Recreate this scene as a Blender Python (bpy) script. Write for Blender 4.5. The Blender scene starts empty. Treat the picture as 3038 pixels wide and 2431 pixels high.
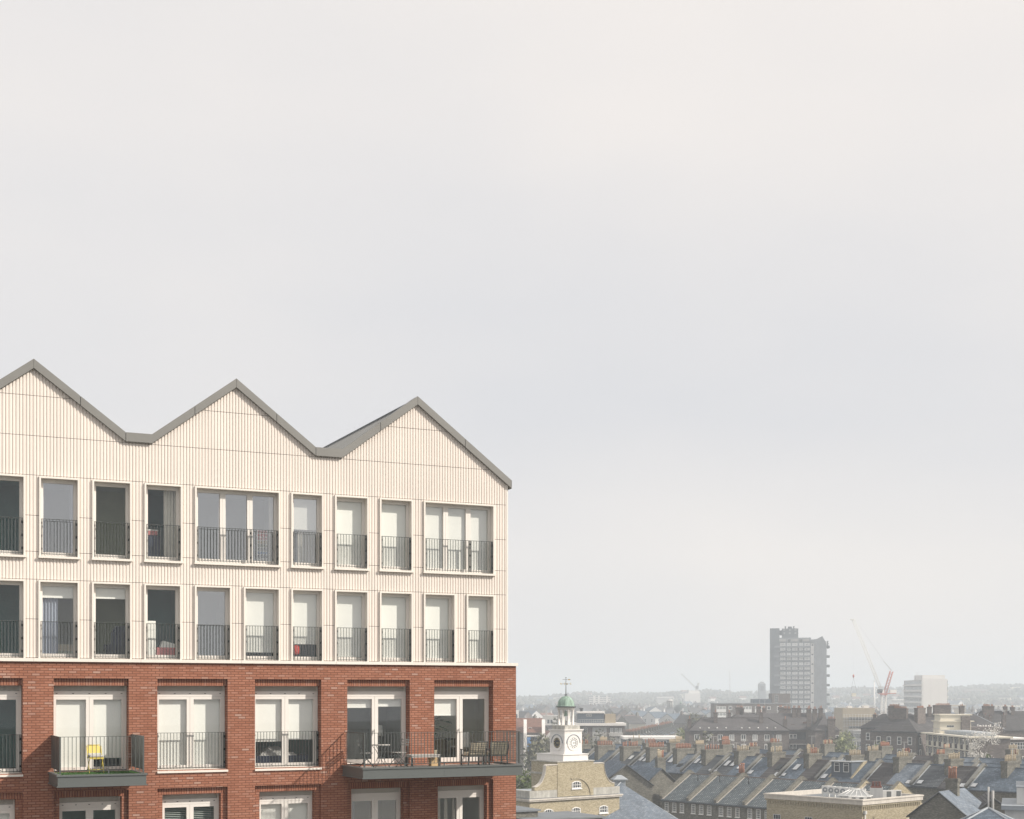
import bpy, math, random
from mathutils import Vector, Matrix
random.seed(7)
SC = bpy.context.scene
COL = SC.collection
R = math.radians
# ---------------------------------------------------------------- camera
F = 4125.0; XC = 1519.0; YH = 2060.0; H = 21.0          # focal length, centre and horizon in photo pixels; eye height in metres
cd = bpy.data.cameras.new('camera'); cam = bpy.data.objects.new('camera', cd); COL.objects.link(cam)
cam.location = (0, 0, H); cam.rotation_euler = (R(90), 0, 0)
cd.sensor_fit = 'HORIZONTAL'; cd.sensor_width = 36.0; cd.lens = F / 3038 * 36
cd.shift_x = 0.0; cd.shift_y = (YH - 1215.5) / 3038
cd.clip_start = 0.5; cd.clip_end = 40000
SC.camera = cam
# ---------------------------------------------------------------- sky
HAZE = 0.00060                                                         # density of the air box built at the end
SUN = Vector((1.42, -0.436, 1.06)).normalized()
w = bpy.data.worlds.new('World'); SC.world = w; w.use_nodes = True
nt = w.node_tree; nt.nodes.clear(); N = nt.nodes.new; L = nt.links.new
out = N('ShaderNodeOutputWorld'); bg = N('ShaderNodeBackground'); bg.inputs['Strength'].default_value = 0.1
sky = N('ShaderNodeTexSky'); sky.sky_type = 'NISHITA'; sky.sun_disc = False
sky.sun_elevation = math.asin(SUN.z); sky.sun_rotation = math.atan2(SUN.x, SUN.y)
sky.dust_density = 3.0; sky.air_density = 1.0
tc = N('ShaderNodeTexCoord'); mp = N('ShaderNodeMapping'); mp.inputs['Scale'].default_value = (1.1, 1.1, 2.6)
mp.inputs['Location'].default_value = (0.35, 0.2, 0.05)
no = N('ShaderNodeTexNoise'); no.inputs['Scale'].default_value = 2.2; no.inputs['Detail'].default_value = 3.5
no.inputs['Roughness'].default_value = 0.45
cr = N('ShaderNodeValToRGB'); e = cr.color_ramp.elements
e[0].position = 0.0; e[0].color = (0.765, 0.767, 0.79, 1); e[1].position = 1.0; e[1].color = (0.955, 0.905, 0.865, 1)
vm = N('ShaderNodeVectorMath'); vm.operation = 'SCALE'; vm.inputs['Scale'].default_value = 10.0
# cloud cover: a warm bright veil overhead, a bluer layer across the middle, paler again lower down
sx = N('ShaderNodeSeparateXYZ'); mr = N('ShaderNodeValToRGB'); q = mr.color_ramp.elements
for p_, v_ in ((0.10, .60), (0.19, .22), (0.27, .34), (0.37, .78)): q.new(p_).color = (v_, v_, v_, 1)
q[0].position = 0.0; q[0].color = (.46, .46, .46, 1); q[-1].position = 0.52; q[-1].color = (.92, .92, .92, 1)
ad = N('ShaderNodeMath'); ad.operation = 'MULTIPLY_ADD'; ad.inputs[1].default_value = 1.5; sb = N('ShaderNodeMath'); sb.operation = 'SUBTRACT'; sb.inputs[1].default_value = 0.75
mx = N('ShaderNodeMix'); mx.data_type = 'RGBA'; mx.inputs['Factor'].default_value = 0.93
L(tc.outputs['Generated'], mp.inputs['Vector']); L(mp.outputs['Vector'], no.inputs['Vector'])
L(tc.outputs['Generated'], sx.inputs[0]); L(sx.outputs['Z'], mr.inputs['Fac'])
L(no.outputs['Fac'], ad.inputs[0]); L(mr.outputs['Color'], ad.inputs[2]); L(ad.outputs[0], sb.inputs[0]); L(sb.outputs[0], cr.inputs['Fac'])
L(cr.outputs['Color'], vm.inputs[0])
L(sky.outputs['Color'], mx.inputs[6]); L(vm.outputs[0], mx.inputs[7]); L(mx.outputs[2], bg.inputs['Color']); L(bg.outputs[0], out.inputs['Surface'])
# ---------------------------------------------------------------- sun
sd = bpy.data.lights.new('sun', 'SUN'); sd.energy = 5.0; sd.angle = R(1.2); sd.color = (1.0, 0.92, 0.82)
so = bpy.data.objects.new('sun', sd); COL.objects.link(so); so.location = (60, -20, 90)
so.rotation_euler = (-SUN).to_track_quat('-Z', 'Y').to_euler()
SC.view_settings.view_transform = 'Standard'; SC.view_settings.look = 'None'
SC.view_settings.exposure = 0.0; SC.view_settings.gamma = 1.0
cy = SC.cycles
cy.max_bounces = 8; cy.diffuse_bounces = 3; cy.glossy_bounces = 3; cy.transparent_max_bounces = 24; cy.volume_bounces = 3
cy.caustics_reflective = False; cy.caustics_refractive = False; cy.sample_clamp_indirect = 6
# ---------------------------------------------------------------- materials
MATS = {}
def nodes(name):
    m = bpy.data.materials.new(name); m.use_nodes = True
    t = m.node_tree; b = t.nodes['Principled BSDF']; MATS[name] = m
    return m, t, b
def setspec(b, v):
    for k in ('Specular IOR Level', 'Specular'):
        if k in b.inputs: b.inputs[k].default_value = v; break
def M(name, col, rough=0.7, var=0.10, scale=2.0, spec=0.25, metal=0.0, stain=0.0):
    m, t, b = nodes(name); N = t.nodes.new; L = t.links.new
    b.inputs['Roughness'].default_value = rough; b.inputs['Metallic'].default_value = metal; setspec(b, spec)
    tc = N('ShaderNodeTexCoord'); no = N('ShaderNodeTexNoise'); no.inputs['Scale'].default_value = scale
    no.inputs['Detail'].default_value = 6.0; no.inputs['Roughness'].default_value = 0.6
    cr = N('ShaderNodeValToRGB'); e = cr.color_ramp.elements
    e[0].position = 0.3; e[1].position = 0.7
    e[0].color = tuple(c * (1 - var) for c in col) + (1,); e[1].color = tuple(min(1, c * (1 + var)) for c in col) + (1,)
    L(tc.outputs['Object'], no.inputs['Vector']); L(no.outputs['Fac'], cr.inputs['Fac'])
    src = cr.outputs['Color']
    if stain:
        mp = N('ShaderNodeMapping'); mp.inputs['Scale'].default_value = (2.5, 2.5, 0.25)
        n2 = N('ShaderNodeTexNoise'); n2.inputs['Scale'].default_value = 1.0; n2.inputs['Detail'].default_value = 4
        c2 = N('ShaderNodeValToRGB'); c2.color_ramp.elements[0].position = 0.40; c2.color_ramp.elements[1].position = 0.66
        c2.color_ramp.elements[0].color = (1 - stain,) * 3 + (1,); c2.color_ramp.elements[1].color = (1, 1, 1, 1)
        mm = N('ShaderNodeMix'); mm.data_type = 'RGBA'; mm.blend_type = 'MULTIPLY'; mm.inputs['Factor'].default_value = 1
        L(tc.outputs['Object'], mp.inputs['Vector']); L(mp.outputs['Vector'], n2.inputs['Vector']); L(n2.outputs['Fac'], c2.inputs['Fac'])
        L(src, mm.inputs[6]); L(c2.outputs['Color'], mm.inputs[7]); src = mm.outputs[2]
    L(src, b.inputs['Base Color'])
    return m
def MB_(name, stops, mortar, bw, bh, ms, offset=0.5, rough=0.85, blotch=0.18, bscale=0.35, vert=False, bump=0.0, smooth=0.1):
    """courses of bricks, slates or tiles laid in metres on the face's own UV"""
    m, t, b = nodes(name); N = t.nodes.new; L = t.links.new
    b.inputs['Roughness'].default_value = rough; setspec(b, 0.2)
    uv = N('ShaderNodeUVMap'); uv.uv_map = 'metric'; vec = uv.outputs['UV']
    br = N('ShaderNodeTexBrick'); br.inputs['Scale'].default_value = 1.0
    br.inputs['Color1'].default_value = (0, 0, 0, 1); br.inputs['Color2'].default_value = (1, 1, 1, 1); br.inputs['Mortar'].default_value = (0.5, 0.5, 0.5, 1)
    br.inputs['Brick Width'].default_value = bw; br.inputs['Row Height'].default_value = bh
    br.inputs['Mortar Size'].default_value = ms; br.inputs['Mortar Smooth'].default_value = smooth; br.offset = offset
    L(vec, br.inputs['Vector'])
    cr = N('ShaderNodeValToRGB'); els = cr.color_ramp.elements
    while len(els) < len(stops): els.new(0.5)
    for el, (p, c) in zip(els, stops): el.position = p; el.color = tuple(c) + (1,)
    L(br.outputs['Color'], cr.inputs['Fac'])
    no = N('ShaderNodeTexNoise'); no.inputs['Scale'].default_value = bscale; no.inputs['Detail'].default_value = 6; no.inputs['Roughness'].default_value = 0.65
    L(vec, no.inputs['Vector'])
    c2 = N('ShaderNodeValToRGB'); c2.color_ramp.elements[0].position = 0.33; c2.color_ramp.elements[1].position = 0.68
    c2.color_ramp.elements[0].color = (1 - blotch,) * 3 + (1,); c2.color_ramp.elements[1].color = (1 + blotch,) * 3 + (1,)
    L(no.outputs['Fac'], c2.inputs['Fac'])
    mm = N('ShaderNodeMix'); mm.data_type = 'RGBA'; mm.blend_type = 'MULTIPLY'; mm.inputs['Factor'].default_value = 1
    L(cr.outputs['Color'], mm.inputs[6]); L(c2.outputs['Color'], mm.inputs[7])
    mo = N('ShaderNodeMix'); mo.data_type = 'RGBA'; mo.inputs[7].default_value = tuple(mortar) + (1,)
    L(br.outputs['Fac'], mo.inputs['Factor']); L(mm.outputs[2], mo.inputs[6]); L(mo.outputs[2], b.inputs['Base Color'])
    if bump:
        bp = N('ShaderNodeBump'); bp.inputs['Strength'].default_value = 0.6; bp.inputs['Distance'].default_value = bump; bp.invert = True
        L(br.outputs['Fac'], bp.inputs['Height']); L(bp.outputs['Normal'], b.inputs['Normal'])
    return m
def Mglass(name, refl, tint=(0.97, 0.985, 0.975)):
    m = bpy.data.materials.new(name); m.use_nodes = True; t = m.node_tree; t.nodes.clear(); N = t.nodes.new; L = t.links.new
    o = N('ShaderNodeOutputMaterial'); mi = N('ShaderNodeMixShader'); tr = N('ShaderNodeBsdfTransparent'); gl = N('ShaderNodeBsdfGlossy')
    tr.inputs['Color'].default_value = tuple(tint) + (1,); gl.inputs['Roughness'].default_value = 0.015; gl.inputs['Color'].default_value = (0.95, 0.97, 1, 1)
    lw = N('ShaderNodeLayerWeight'); lw.inputs['Blend'].default_value = 0.5
    pw = N('ShaderNodeMath'); pw.operation = 'POWER'; pw.inputs[1].default_value = 3.0
    ma = N('ShaderNodeMath'); ma.operation = 'MULTIPLY_ADD'; ma.inputs[1].default_value = 0.6; ma.inputs[2].default_value = refl; ma.use_clamp = True
    L(lw.outputs['Facing'], pw.inputs[0]); L(pw.outputs[0], ma.inputs[0]); L(ma.outputs[0], mi.inputs['Fac'])
    L(tr.outputs[0], mi.inputs[1]); L(gl.outputs[0], mi.inputs[2]); L(mi.outputs[0], o.inputs['Surface'])
    MATS[name] = m; return m
RED = [(0.0, (0.285, 0.122, 0.075)), (0.30, (0.33, 0.145, 0.092)), (0.75, (0.36, 0.164, 0.106)), (0.93, (0.37, 0.19, 0.135)), (1.0, (0.42, 0.27, 0.215))]
MB_('red_brick', RED, (0.175, 0.072, 0.048), 0.225, 0.075, 0.011, bump=0.006, blotch=0.10, bscale=1.2)
MB_('red_soldier', RED[:4], (0.15, 0.05, 0.034), 0.075, 0.60, 0.011, offset=0.0, bump=0.006, blotch=0.10)
STOCK = [(0.0, (0.25, 0.22, 0.15)), (0.35, (0.345, 0.30, 0.205)), (0.7, (0.41, 0.36, 0.25)), (1.0, (0.48, 0.43, 0.32))]
MB_('stock_brick', STOCK, (0.34, 0.29, 0.20), 0.225, 0.075, 0.010, blotch=0.10, bscale=0.5)
STK2 = [(0.0, (0.088, 0.090, 0.085)), (0.4, (0.135, 0.135, 0.122)), (0.75, (0.175, 0.173, 0.153)), (1.0, (0.235, 0.228, 0.20))]
MB_('sooty_brick', STK2, (0.17, 0.155, 0.12), 0.225, 0.075, 0.010, blotch=0.28, bscale=0.9)
BRN = [(0.0, (0.105, 0.095, 0.093)), (0.5, (0.145, 0.128, 0.124)), (1.0, (0.19, 0.17, 0.162))]
MB_('brown_brick', BRN, (0.15, 0.115, 0.09), 0.45, 0.15, 0.015, blotch=0.22, bscale=0.4)
MB_('slate', [(0.0, (0.073, 0.100, 0.132)), (0.5, (0.100, 0.132, 0.170)), (1.0, (0.150, 0.182, 0.222))], (0.055, 0.065, 0.078), 0.30, 0.24, 0.012, blotch=0.28, bscale=0.6)
MB_('pale_slate', [(0.0, (0.135, 0.165, 0.205)), (0.5, (0.165, 0.198, 0.24)), (1.0, (0.22, 0.25, 0.29))], (0.08, 0.088, 0.095), 0.30, 0.24, 0.010, blotch=0.25, bscale=0.5)
MB_('dark_tile', [(0.0, (0.034, 0.043, 0.053)), (0.6, (0.052, 0.061, 0.072)), (1.0, (0.075, 0.083, 0.093))], (0.14, 0.148, 0.155), 3.5, 0.345, 0.055, offset=0.3, blotch=0.2)
MB_('brown_tile', [(0.0, (0.068, 0.066, 0.070)), (0.6, (0.088, 0.085, 0.088)), (1.0, (0.118, 0.113, 0.114))], (0.030, 0.028, 0.027), 3.5, 0.345, 0.06, offset=0.3, blotch=0.2)
MB_('pantile', [(0.0, (0.115, 0.14, 0.155)), (0.6, (0.17, 0.195, 0.205)), (1.0, (0.26, 0.28, 0.275))], (0.048, 0.062, 0.074), 0.40, 0.36, 0.09, offset=0.0, blotch=0.25, bscale=0.5, smooth=0.5)
MB_('estate_tile', [(0.0, (0.080, 0.076, 0.079)), (1.0, (0.112, 0.106, 0.108))], (0.06, 0.054, 0.054), 2.0, 0.34, 0.05, blotch=0.18)
MB_('red_tile', [(0.0, (0.17, 0.095, 0.075)), (1.0, (0.24, 0.135, 0.105))], (0.11, 0.065, 0.05), 0.5, 0.33, 0.03, blotch=0.2)
M('cladding', (0.79, 0.725, 0.665), 0.55, 0.025, 0.5, stain=0.05)
M('cream_frame', (0.77, 0.735, 0.69), 0.45, 0.015, 1.5, 0.4)
M('cream_ledge', (0.775, 0.73, 0.67), 0.5, 0.03, 1.5, 0.3)
M('joint_shadow', (0.12, 0.09, 0.075), 0.9, 0.05)
M('zinc', (0.215, 0.212, 0.200), 0.5, 0.05, 1.0, 0.4)
M('zinc_roof', (0.225, 0.23, 0.23), 0.5, 0.07, 0.6, 0.4)
M('rail_metal', (0.075, 0.085, 0.083), 0.45, 0.05, 2, 0.5)
M('bracket', (0.012, 0.014, 0.014), 0.5, 0.05)
M('fascia_metal', (0.105, 0.117, 0.115), 0.42, 0.05, 0.7, 0.5)
M('deck', (0.34, 0.32, 0.30), 0.8, 0.1, 3)
M('turf', (0.055, 0.135, 0.035), 0.95, 0.3, 30)
M('louvre', (0.74, 0.71, 0.65), 0.6, 0.02)
M('louvre_dark', (0.50, 0.49, 0.45), 0.8, 0.02)
M('blind', (0.87, 0.865, 0.83), 0.9, 0.015, 5, 0.1)
M('curtain', (0.62, 0.60, 0.55), 0.95, 0.05, 6, 0.1)
M('curtain_blue', (0.30, 0.33, 0.40), 0.95, 0.05, 6, 0.1)
M('room_dark', (0.15, 0.31, 0.30), 0.9, 0.15, 1.0, 0.1)
M('room_olive', (0.44, 0.48, 0.36), 0.9, 0.12, 1.0, 0.1)
M('room_light', (0.64, 0.64, 0.56), 0.9, 0.08, 1.0, 0.1)
M('room_grey', (0.30, 0.31, 0.33), 0.9, 0.08, 1.0, 0.1)
M('room_mid', (0.40, 0.45, 0.43), 0.9, 0.12, 1.0, 0.1)
M('room_floor', (0.16, 0.13, 0.10), 0.6, 0.12, 1.0, 0.3)
Mglass('glass', 0.07); Mglass('mirror_glass', 0.37); Mglass('half_mirror_glass', 0.13)
Mglass('dark_pane', 0.06, (0.5, 0.53, 0.55))
M('far_glass', (0.045, 0.055, 0.065), 0.12, 0.2, 0.4, 0.6)
M('far_glass_light', (0.33, 0.34, 0.34), 0.4, 0.25, 0.5, 0.4)
M('white_paint', (0.80, 0.775, 0.745), 0.55, 0.03, 1.2, stain=0.06)
M('white_frame', (0.78, 0.78, 0.76), 0.5, 0.03)
M('sunlit_render', (0.90, 0.875, 0.83), 0.6, 0.02, 0.3)  # white raised to paint sunlight onto the office end wall
M('grey_white', (0.60, 0.60, 0.59), 0.6, 0.05, 1.0, stain=0.12)
M('stone', (0.47, 0.46, 0.42), 0.85, 0.15, 3.0, stain=0.25)
M('pale_stone', (0.62, 0.58, 0.52), 0.85, 0.08, 3.0, stain=0.12)
M('copper', (0.35, 0.49, 0.405), 0.65, 0.28, 1.6, stain=0.35)
M('flashing', (0.50, 0.53, 0.55), 0.6, 0.2, 2.0)
M('sky_reflect_pane', (0.62, 0.64, 0.65), 0.12, 0.06, 0.5, 0.8)  # pale base colour paints in the sky reflected by the rooflights
M('lead', (0.33, 0.36, 0.39), 0.6, 0.15, 2.0)
M('concrete', (0.30, 0.318, 0.335), 0.85, 0.12, 0.35, stain=0.15)
M('pale_concrete', (0.46, 0.455, 0.44), 0.85, 0.08, 0.4, stain=0.12)
M('dark_slab', (0.195, 0.212, 0.228), 0.85, 0.1, 0.3, stain=0.12)
M('pot_red', (0.45, 0.225, 0.155), 0.8, 0.2, 2.5)
M('pot_buff', (0.58, 0.49, 0.36), 0.8, 0.18, 2.5)
M('pot_dark', (0.20, 0.085, 0.065), 0.8, 0.2, 2.5)
M('coping', (0.205, 0.205, 0.19), 0.9, 0.2, 2.0)
M('mossy_coping', (0.17, 0.163, 0.135), 0.9, 0.3, 1.5)
M('dark_metal', (0.05, 0.055, 0.06), 0.5, 0.1, 1.0, 0.4)
M('navy_cladding', (0.075, 0.095, 0.12), 0.6, 0.1, 1.0, 0.4)
M('blue_panel', (0.10, 0.24, 0.50), 0.6, 0.1, 1.0)
M('brass', (0.55, 0.42, 0.16), 0.4, 0.1, 1.0, 0.5)
M('black_dial', (0.02, 0.024, 0.022), 0.4, 0.05)
M('crane_white', (0.88, 0.86, 0.82), 0.5, 0.05)
M('crane_red', (0.46, 0.11, 0.07), 0.5, 0.05)
M('scaffold', (0.45, 0.45, 0.44), 0.5, 0.05, 1.0, 0.5)
M('tan_wall', (0.37, 0.315, 0.23), 0.85, 0.1, 0.4)
M('cream_render', (0.70, 0.655, 0.55), 0.8, 0.05, 0.6)
M('church_lead', (0.06, 0.075, 0.075), 0.6, 0.1, 0.5)
M('roof_felt', (0.17, 0.185, 0.20), 0.85, 0.15, 0.5)
M('bark', (0.10, 0.085, 0.065), 0.9, 0.2, 4)
M('pale_bark', (0.26, 0.24, 0.21), 0.9, 0.2, 4)
def Mleaf(name, a, b_):
    m, t, b = nodes(name); N = t.nodes.new; L = t.links.new
    b.inputs['Roughness'].default_value = 0.7; setspec(b, 0.15)
    oi = N('ShaderNodeNewGeometry'); cr = N('ShaderNodeValToRGB'); e = cr.color_ramp.elements
    e[0].color = tuple(a) + (1,); e[1].color = tuple(b_) + (1,)
    L(oi.outputs['Random Per Island'], cr.inputs['Fac']); L(cr.outputs['Color'], b.inputs['Base Color'])
Mleaf('leaf_green', (0.045, 0.075, 0.025), (0.14, 0.17, 0.06))
Mleaf('leaf_spring', (0.12, 0.15, 0.06), (0.28, 0.30, 0.13))
Mleaf('leaf_olive', (0.085, 0.09, 0.06), (0.17, 0.165, 0.11))
Mleaf('blossom', (0.42, 0.40, 0.37), (0.68, 0.67, 0.64))
Mleaf('pink_blossom', (0.25, 0.13, 0.14), (0.42, 0.25, 0.26))
Mleaf('wood_mass', (0.045, 0.052, 0.038), (0.12, 0.115, 0.085))
Mleaf('plant_leaf', (0.03, 0.10, 0.045), (0.09, 0.20, 0.085))
M('grass_ground', (0.105, 0.10, 0.085), 0.95, 0.35, 0.02)
M('hill_ground', (0.075, 0.085, 0.06), 0.95, 0.4, 0.01)
M('yellow_metal', (0.60, 0.48, 0.10), 0.4, 0.04, 3, 0.5)
M('cushion_grey', (0.42, 0.41, 0.40), 0.95, 0.08, 12, 0.1)
M('cushion_cream', (0.62, 0.55, 0.42), 0.95, 0.06, 10, 0.1)
M('chair_metal', (0.045, 0.05, 0.05), 0.45, 0.05, 2, 0.5)
M('table_top', (0.42, 0.41, 0.39), 0.6, 0.06, 4, 0.3)
M('box_tan', (0.55, 0.40, 0.22), 0.85, 0.08, 5)
M('pink_cloth', (0.60, 0.22, 0.22), 0.95, 0.15, 8)
M('red_lantern', (0.62, 0.06, 0.04), 0.6, 0.1, 4)
M('poster', (0.45, 0.30, 0.32), 0.9, 0.25, 9)
M('navy_cloth', (0.03, 0.04, 0.07), 0.95, 0.2, 8)
M('ac_white', (0.74, 0.735, 0.71), 0.5, 0.03, 1, 0.4)
M('ac_grille', (0.16, 0.17, 0.17), 0.6, 0.05)
# ---------------------------------------------------------------- mesh helper
class MB:
    def __init__(s, xf=None): s.v = []; s.f = []; s.m = []; s.s = []; s.xf = xf
    def _p(s, p):
        p = Vector(p); s.v.append(s.xf @ p if s.xf else p); return len(s.v) - 1
    def poly(s, pts, mi=0, sm=False):
        s.f.append([s._p(p) for p in pts]); s.m.append(mi); s.s.append(sm); return s
    def idx(s, pts): return [s._p(p) for p in pts]
    def face(s, ids, mi=0, sm=False): s.f.append(list(ids)); s.m.append(mi); s.s.append(sm)
    def hexa(s, b, t, mi=0):
        """bottom ring b and top ring t, both counter-clockwise from above"""
        B = s.idx(b); T = s.idx(t); n = len(B)
        s.face(B[::-1], mi); s.face(T, mi)
        for i in range(n): s.face((B[i], B[(i + 1) % n], T[(i + 1) % n], T[i]), mi)
        return s
    def box(s, x0, x1, y0, y1, z0, z1, mi=0):
        x0, x1 = min(x0, x1), max(x0, x1); y0, y1 = min(y0, y1), max(y0, y1); z0, z1 = min(z0, z1), max(z0, z1)
        q = [(x0, y0), (x1, y0), (x1, y1), (x0, y1)]
        return s.hexa([(x, y, z0) for x, y in q], [(x, y, z1) for x, y in q], mi)
    def taper(s, cx, cy, z0, z1, ax, ay, bx, by, mi=0):
        q = [(-1, -1), (1, -1), (1, 1), (-1, 1)]
        return s.hexa([(cx + i * ax, cy + j * ay, z0) for i, j in q], [(cx + i * bx, cy + j * by, z1) for i, j in q], mi)
    def prism(s, pts, y0, y1, mi=0):
        """outline pts (x,z), counter-clockwise seen from -y, extruded from y0 to y1"""
        A = s.idx([(x, y0, z) for x, z in pts]); B = s.idx([(x, y1, z) for x, z in pts]); n = len(pts)
        s.face(A, mi); s.face(B[::-1], mi)
        for i in range(n): s.face((A[(i + 1) % n], A[i], B[i], B[(i + 1) % n]), mi)
        return s
    def prismx(s, pts, x0, x1, mi=0):
        """outline pts (y,z) extruded along x"""
        A = s.idx([(x0, y, z) for y, z in pts]); B = s.idx([(x1, y, z) for y, z in pts]); n = len(pts)
        s.face(A[::-1], mi); s.face(B, mi)
        for i in range(n): s.face((A[i], A[(i + 1) % n], B[(i + 1) % n], B[i]), mi)
        return s
    def tube(s, p, q, r, r2=None, n=6, mi=0, sm=True, caps=True):
        p = Vector(p); q = Vector(q); d = q - p
        if d.length < 1e-6: return s
        r2 = r if r2 is None else r2
        z = d.normalized(); x = z.cross(Vector((0, 0, 1)))
        x = Vector((1, 0, 0)) if x.length < 1e-4 else x.normalized(); y = z.cross(x)
        A = s.idx([p + (x * math.cos(a) + y * math.sin(a)) * r for a in [2 * math.pi * k / n for k in range(n)]])
        B = s.idx([q + (x * math.cos(a) + y * math.sin(a)) * r2 for a in [2 * math.pi * k / n for k in range(n)]])
        for k in range(n): s.face((A[k], A[(k + 1) % n], B[(k + 1) % n], B[k]), mi, sm)
        if caps: s.face(A[::-1], mi); s.face(B, mi)
        return s
    def path(s, pts, r, n=6, mi=0):
        for a, b in zip(pts[:-1], pts[1:]): s.tube(a, b, r, n=n, mi=mi)
        return s
    def lathe(s, prof, n=24, c=(0, 0, 0), mi=0, sm=True):
        rings = []
        for r, z in prof:
            rings.append(s.idx([(c[0] + r * math.cos(2 * math.pi * k / n), c[1] + r * math.sin(2 * math.pi * k / n), c[2] + z) for k in range(n)]))
        for A, B in zip(rings[:-1], rings[1:]):
            for k in range(n): s.face((A[k], A[(k + 1) % n], B[(k + 1) % n], B[k]), mi, sm)
        s.face(rings[0][::-1], mi); s.face(rings[-1], mi)
        return s
    def build(s, name, mats, parent=None, uv=True):
        me = bpy.data.meshes.new(name); me.from_pydata([tuple(v) for v in s.v], [], s.f)
        for mm in ([mats] if isinstance(mats, str) else mats): me.materials.append(MATS[mm])
        me.polygons.foreach_set('material_index', s.m); me.polygons.foreach_set('use_smooth', s.s)
        if uv:
            lay = me.uv_layers.new(name='metric'); data = [0.0] * (2 * len(me.loops)); Z = Vector((0, 0, 1))
            for p in me.polygons:
                n = p.normal
                if abs(n.z) > 0.995: tx, ty = Vector((1, 0, 0)), Vector((0, 1, 0))
                else: tx = Z.cross(n).normalized(); ty = n.cross(tx)
                for li in p.loop_indices:
                    co = s.v[me.loops[li].vertex_index]; data[2 * li] = co.dot(tx); data[2 * li + 1] = co.dot(ty)
            lay.data.foreach_set('uv', data)
        me.update()
        return link(name, me, parent)
def link(name, me, parent=None, loc=None, rz=0.0):
    o = bpy.data.objects.new(name, me); COL.objects.link(o)
    if parent is not None: o.parent = parent
    if loc is not None: o.location = loc
    if rz: o.rotation_euler = (0, 0, rz)
    return o
def tag(o, label=None, cat=None, group=None, kind=None):
    if label: o['label'] = label
    if cat: o['category'] = cat
    if group: o['group'] = group
    if kind: o['kind'] = kind
    return o
def thing(name, label, cat, loc=(0, 0, 0), rz=0.0, group=None):
    o = bpy.data.objects.new(name, None); COL.objects.link(o); o.location = loc; o.rotation_euler = (0, 0, rz)
    o.empty_display_size = 0.5
    return tag(o, label, cat, group)
def at(x, Y): return (x - XC) / F * Y                      # world X of photo column x at distance Y
def zat(y, Y): return H + (YH - y) / F * Y                 # world height of photo row y at distance Y
ORD = ['first', 'second', 'third', 'fourth', 'fifth', 'sixth', 'seventh', 'eighth', 'ninth', 'tenth', 'eleventh', 'twelfth', 'thirteenth', 'fourteenth', 'fifteenth', 'sixteenth', 'seventeenth', 'eighteenth', 'nineteenth', 'twentieth']
def ivals(a, b, cuts):
    """the parts of [a,b] left after removing cuts"""
    segs = [(a, b)]
    for c0, c1 in cuts:
        nx = []
        for s0, s1 in segs:
            if c1 <= s0 or c0 >= s1: nx.append((s0, s1)); continue
            if c0 > s0: nx.append((s0, c0))
            if c1 < s1: nx.append((c1, s1))
        segs = nx
    return [(s0, s1) for s0, s1 in segs if s1 - s0 > 1e-4]
def holed(mb, x0, x1, z0, z1, holes, y, mi=0):
    """a wall in the plane y, facing -y, with rectangular holes (x0,x1,z0,z1)"""
    xs = sorted({x0, x1} | {v for h in holes for v in h[:2] if x0 < v < x1})
    for a, b in zip(xs[:-1], xs[1:]):
        m = (a + b) / 2
        for s0, s1 in ivals(z0, z1, [(h[2], h[3]) for h in holes if h[0] < m < h[1]]):
            mb.poly([(a, y, s0), (b, y, s0), (b, y, s1), (a, y, s1)], mi)
def reveal(mb, x0, x1, z0, z1, ya, yb, mi=0, bottom=True):
    """jambs, head and sill of an opening running back from ya to yb"""
    mb.poly([(x0, ya, z0), (x0, yb, z0), (x0, yb, z1), (x0, ya, z1)], mi)
    mb.poly([(x1, ya, z0), (x1, yb, z0), (x1, yb, z1), (x1, ya, z1)][::-1], mi)
    mb.poly([(x0, ya, z1), (x1, ya, z1), (x1, yb, z1), (x0, yb, z1)][::-1], mi)
    if bottom: mb.poly([(x0, ya, z0), (x1, ya, z0), (x1, yb, z0), (x0, yb, z0)], mi)
# ---------------------------------------------------------------- the apartment block (local x = -u along the front, y back, z up)
TH = R(25.2); X0, Y0 = 0.134, 46.2
block = thing('apartment_block', 'red brick apartment block with cream ribbed upper storeys and zigzag grey gables', 'apartment block', (X0, Y0, 0), TH)
Z = lambda v: H + v
def FW(u, n, z):
    c, s = math.cos(TH), math.sin(TH); x, y = -u, -n
    return (X0 + x * c - y * s, Y0 + x * s + y * c, H + z)
UL = 24.25
GAB = [(UL, 7.41), (23.9, 7.41), (21.12, 9.30), (18.55, 7.41), (17.78, 7.41), (15.25, 9.30), (12.69, 7.41), (11.93, 7.41), (9.41, 9.30), (6.92, 7.41), (6.06, 7.41), (3.53, 9.30), (0.22, 6.83)]
def gz(u):
    for (a, za), (b, zb) in zip(GAB[:-1], GAB[1:]):
        if b <= u <= a: return zb + (za - zb) * (u - b) / (a - b)
    return GAB[-1][1]
WU = [(23.98, 22.87), (22.5, 21.39), (21.02, 19.91), (19.54, 18.43), (18.06, 16.95), (16.58, 15.475), (15.10, 13.99), (13.63, 12.51), (12.14, 11.03), (10.655, 8.04), (7.69, 6.66), (6.285, 5.175), (4.80, 3.68), (3.30, 0.80)]
WL = [(23.98, 22.87), (22.5, 21.39), (21.02, 19.91), (19.54, 18.43), (18.06, 16.95), (16.58, 15.475), (15.12, 13.99), (13.64, 12.51), (12.15, 11.05), (10.66, 9.55), (9.175, 8.04), (7.69, 6.66), (6.285, 5.175), (4.80, 3.68), (3.30, 2.19), (1.80, 0.80)]
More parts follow.
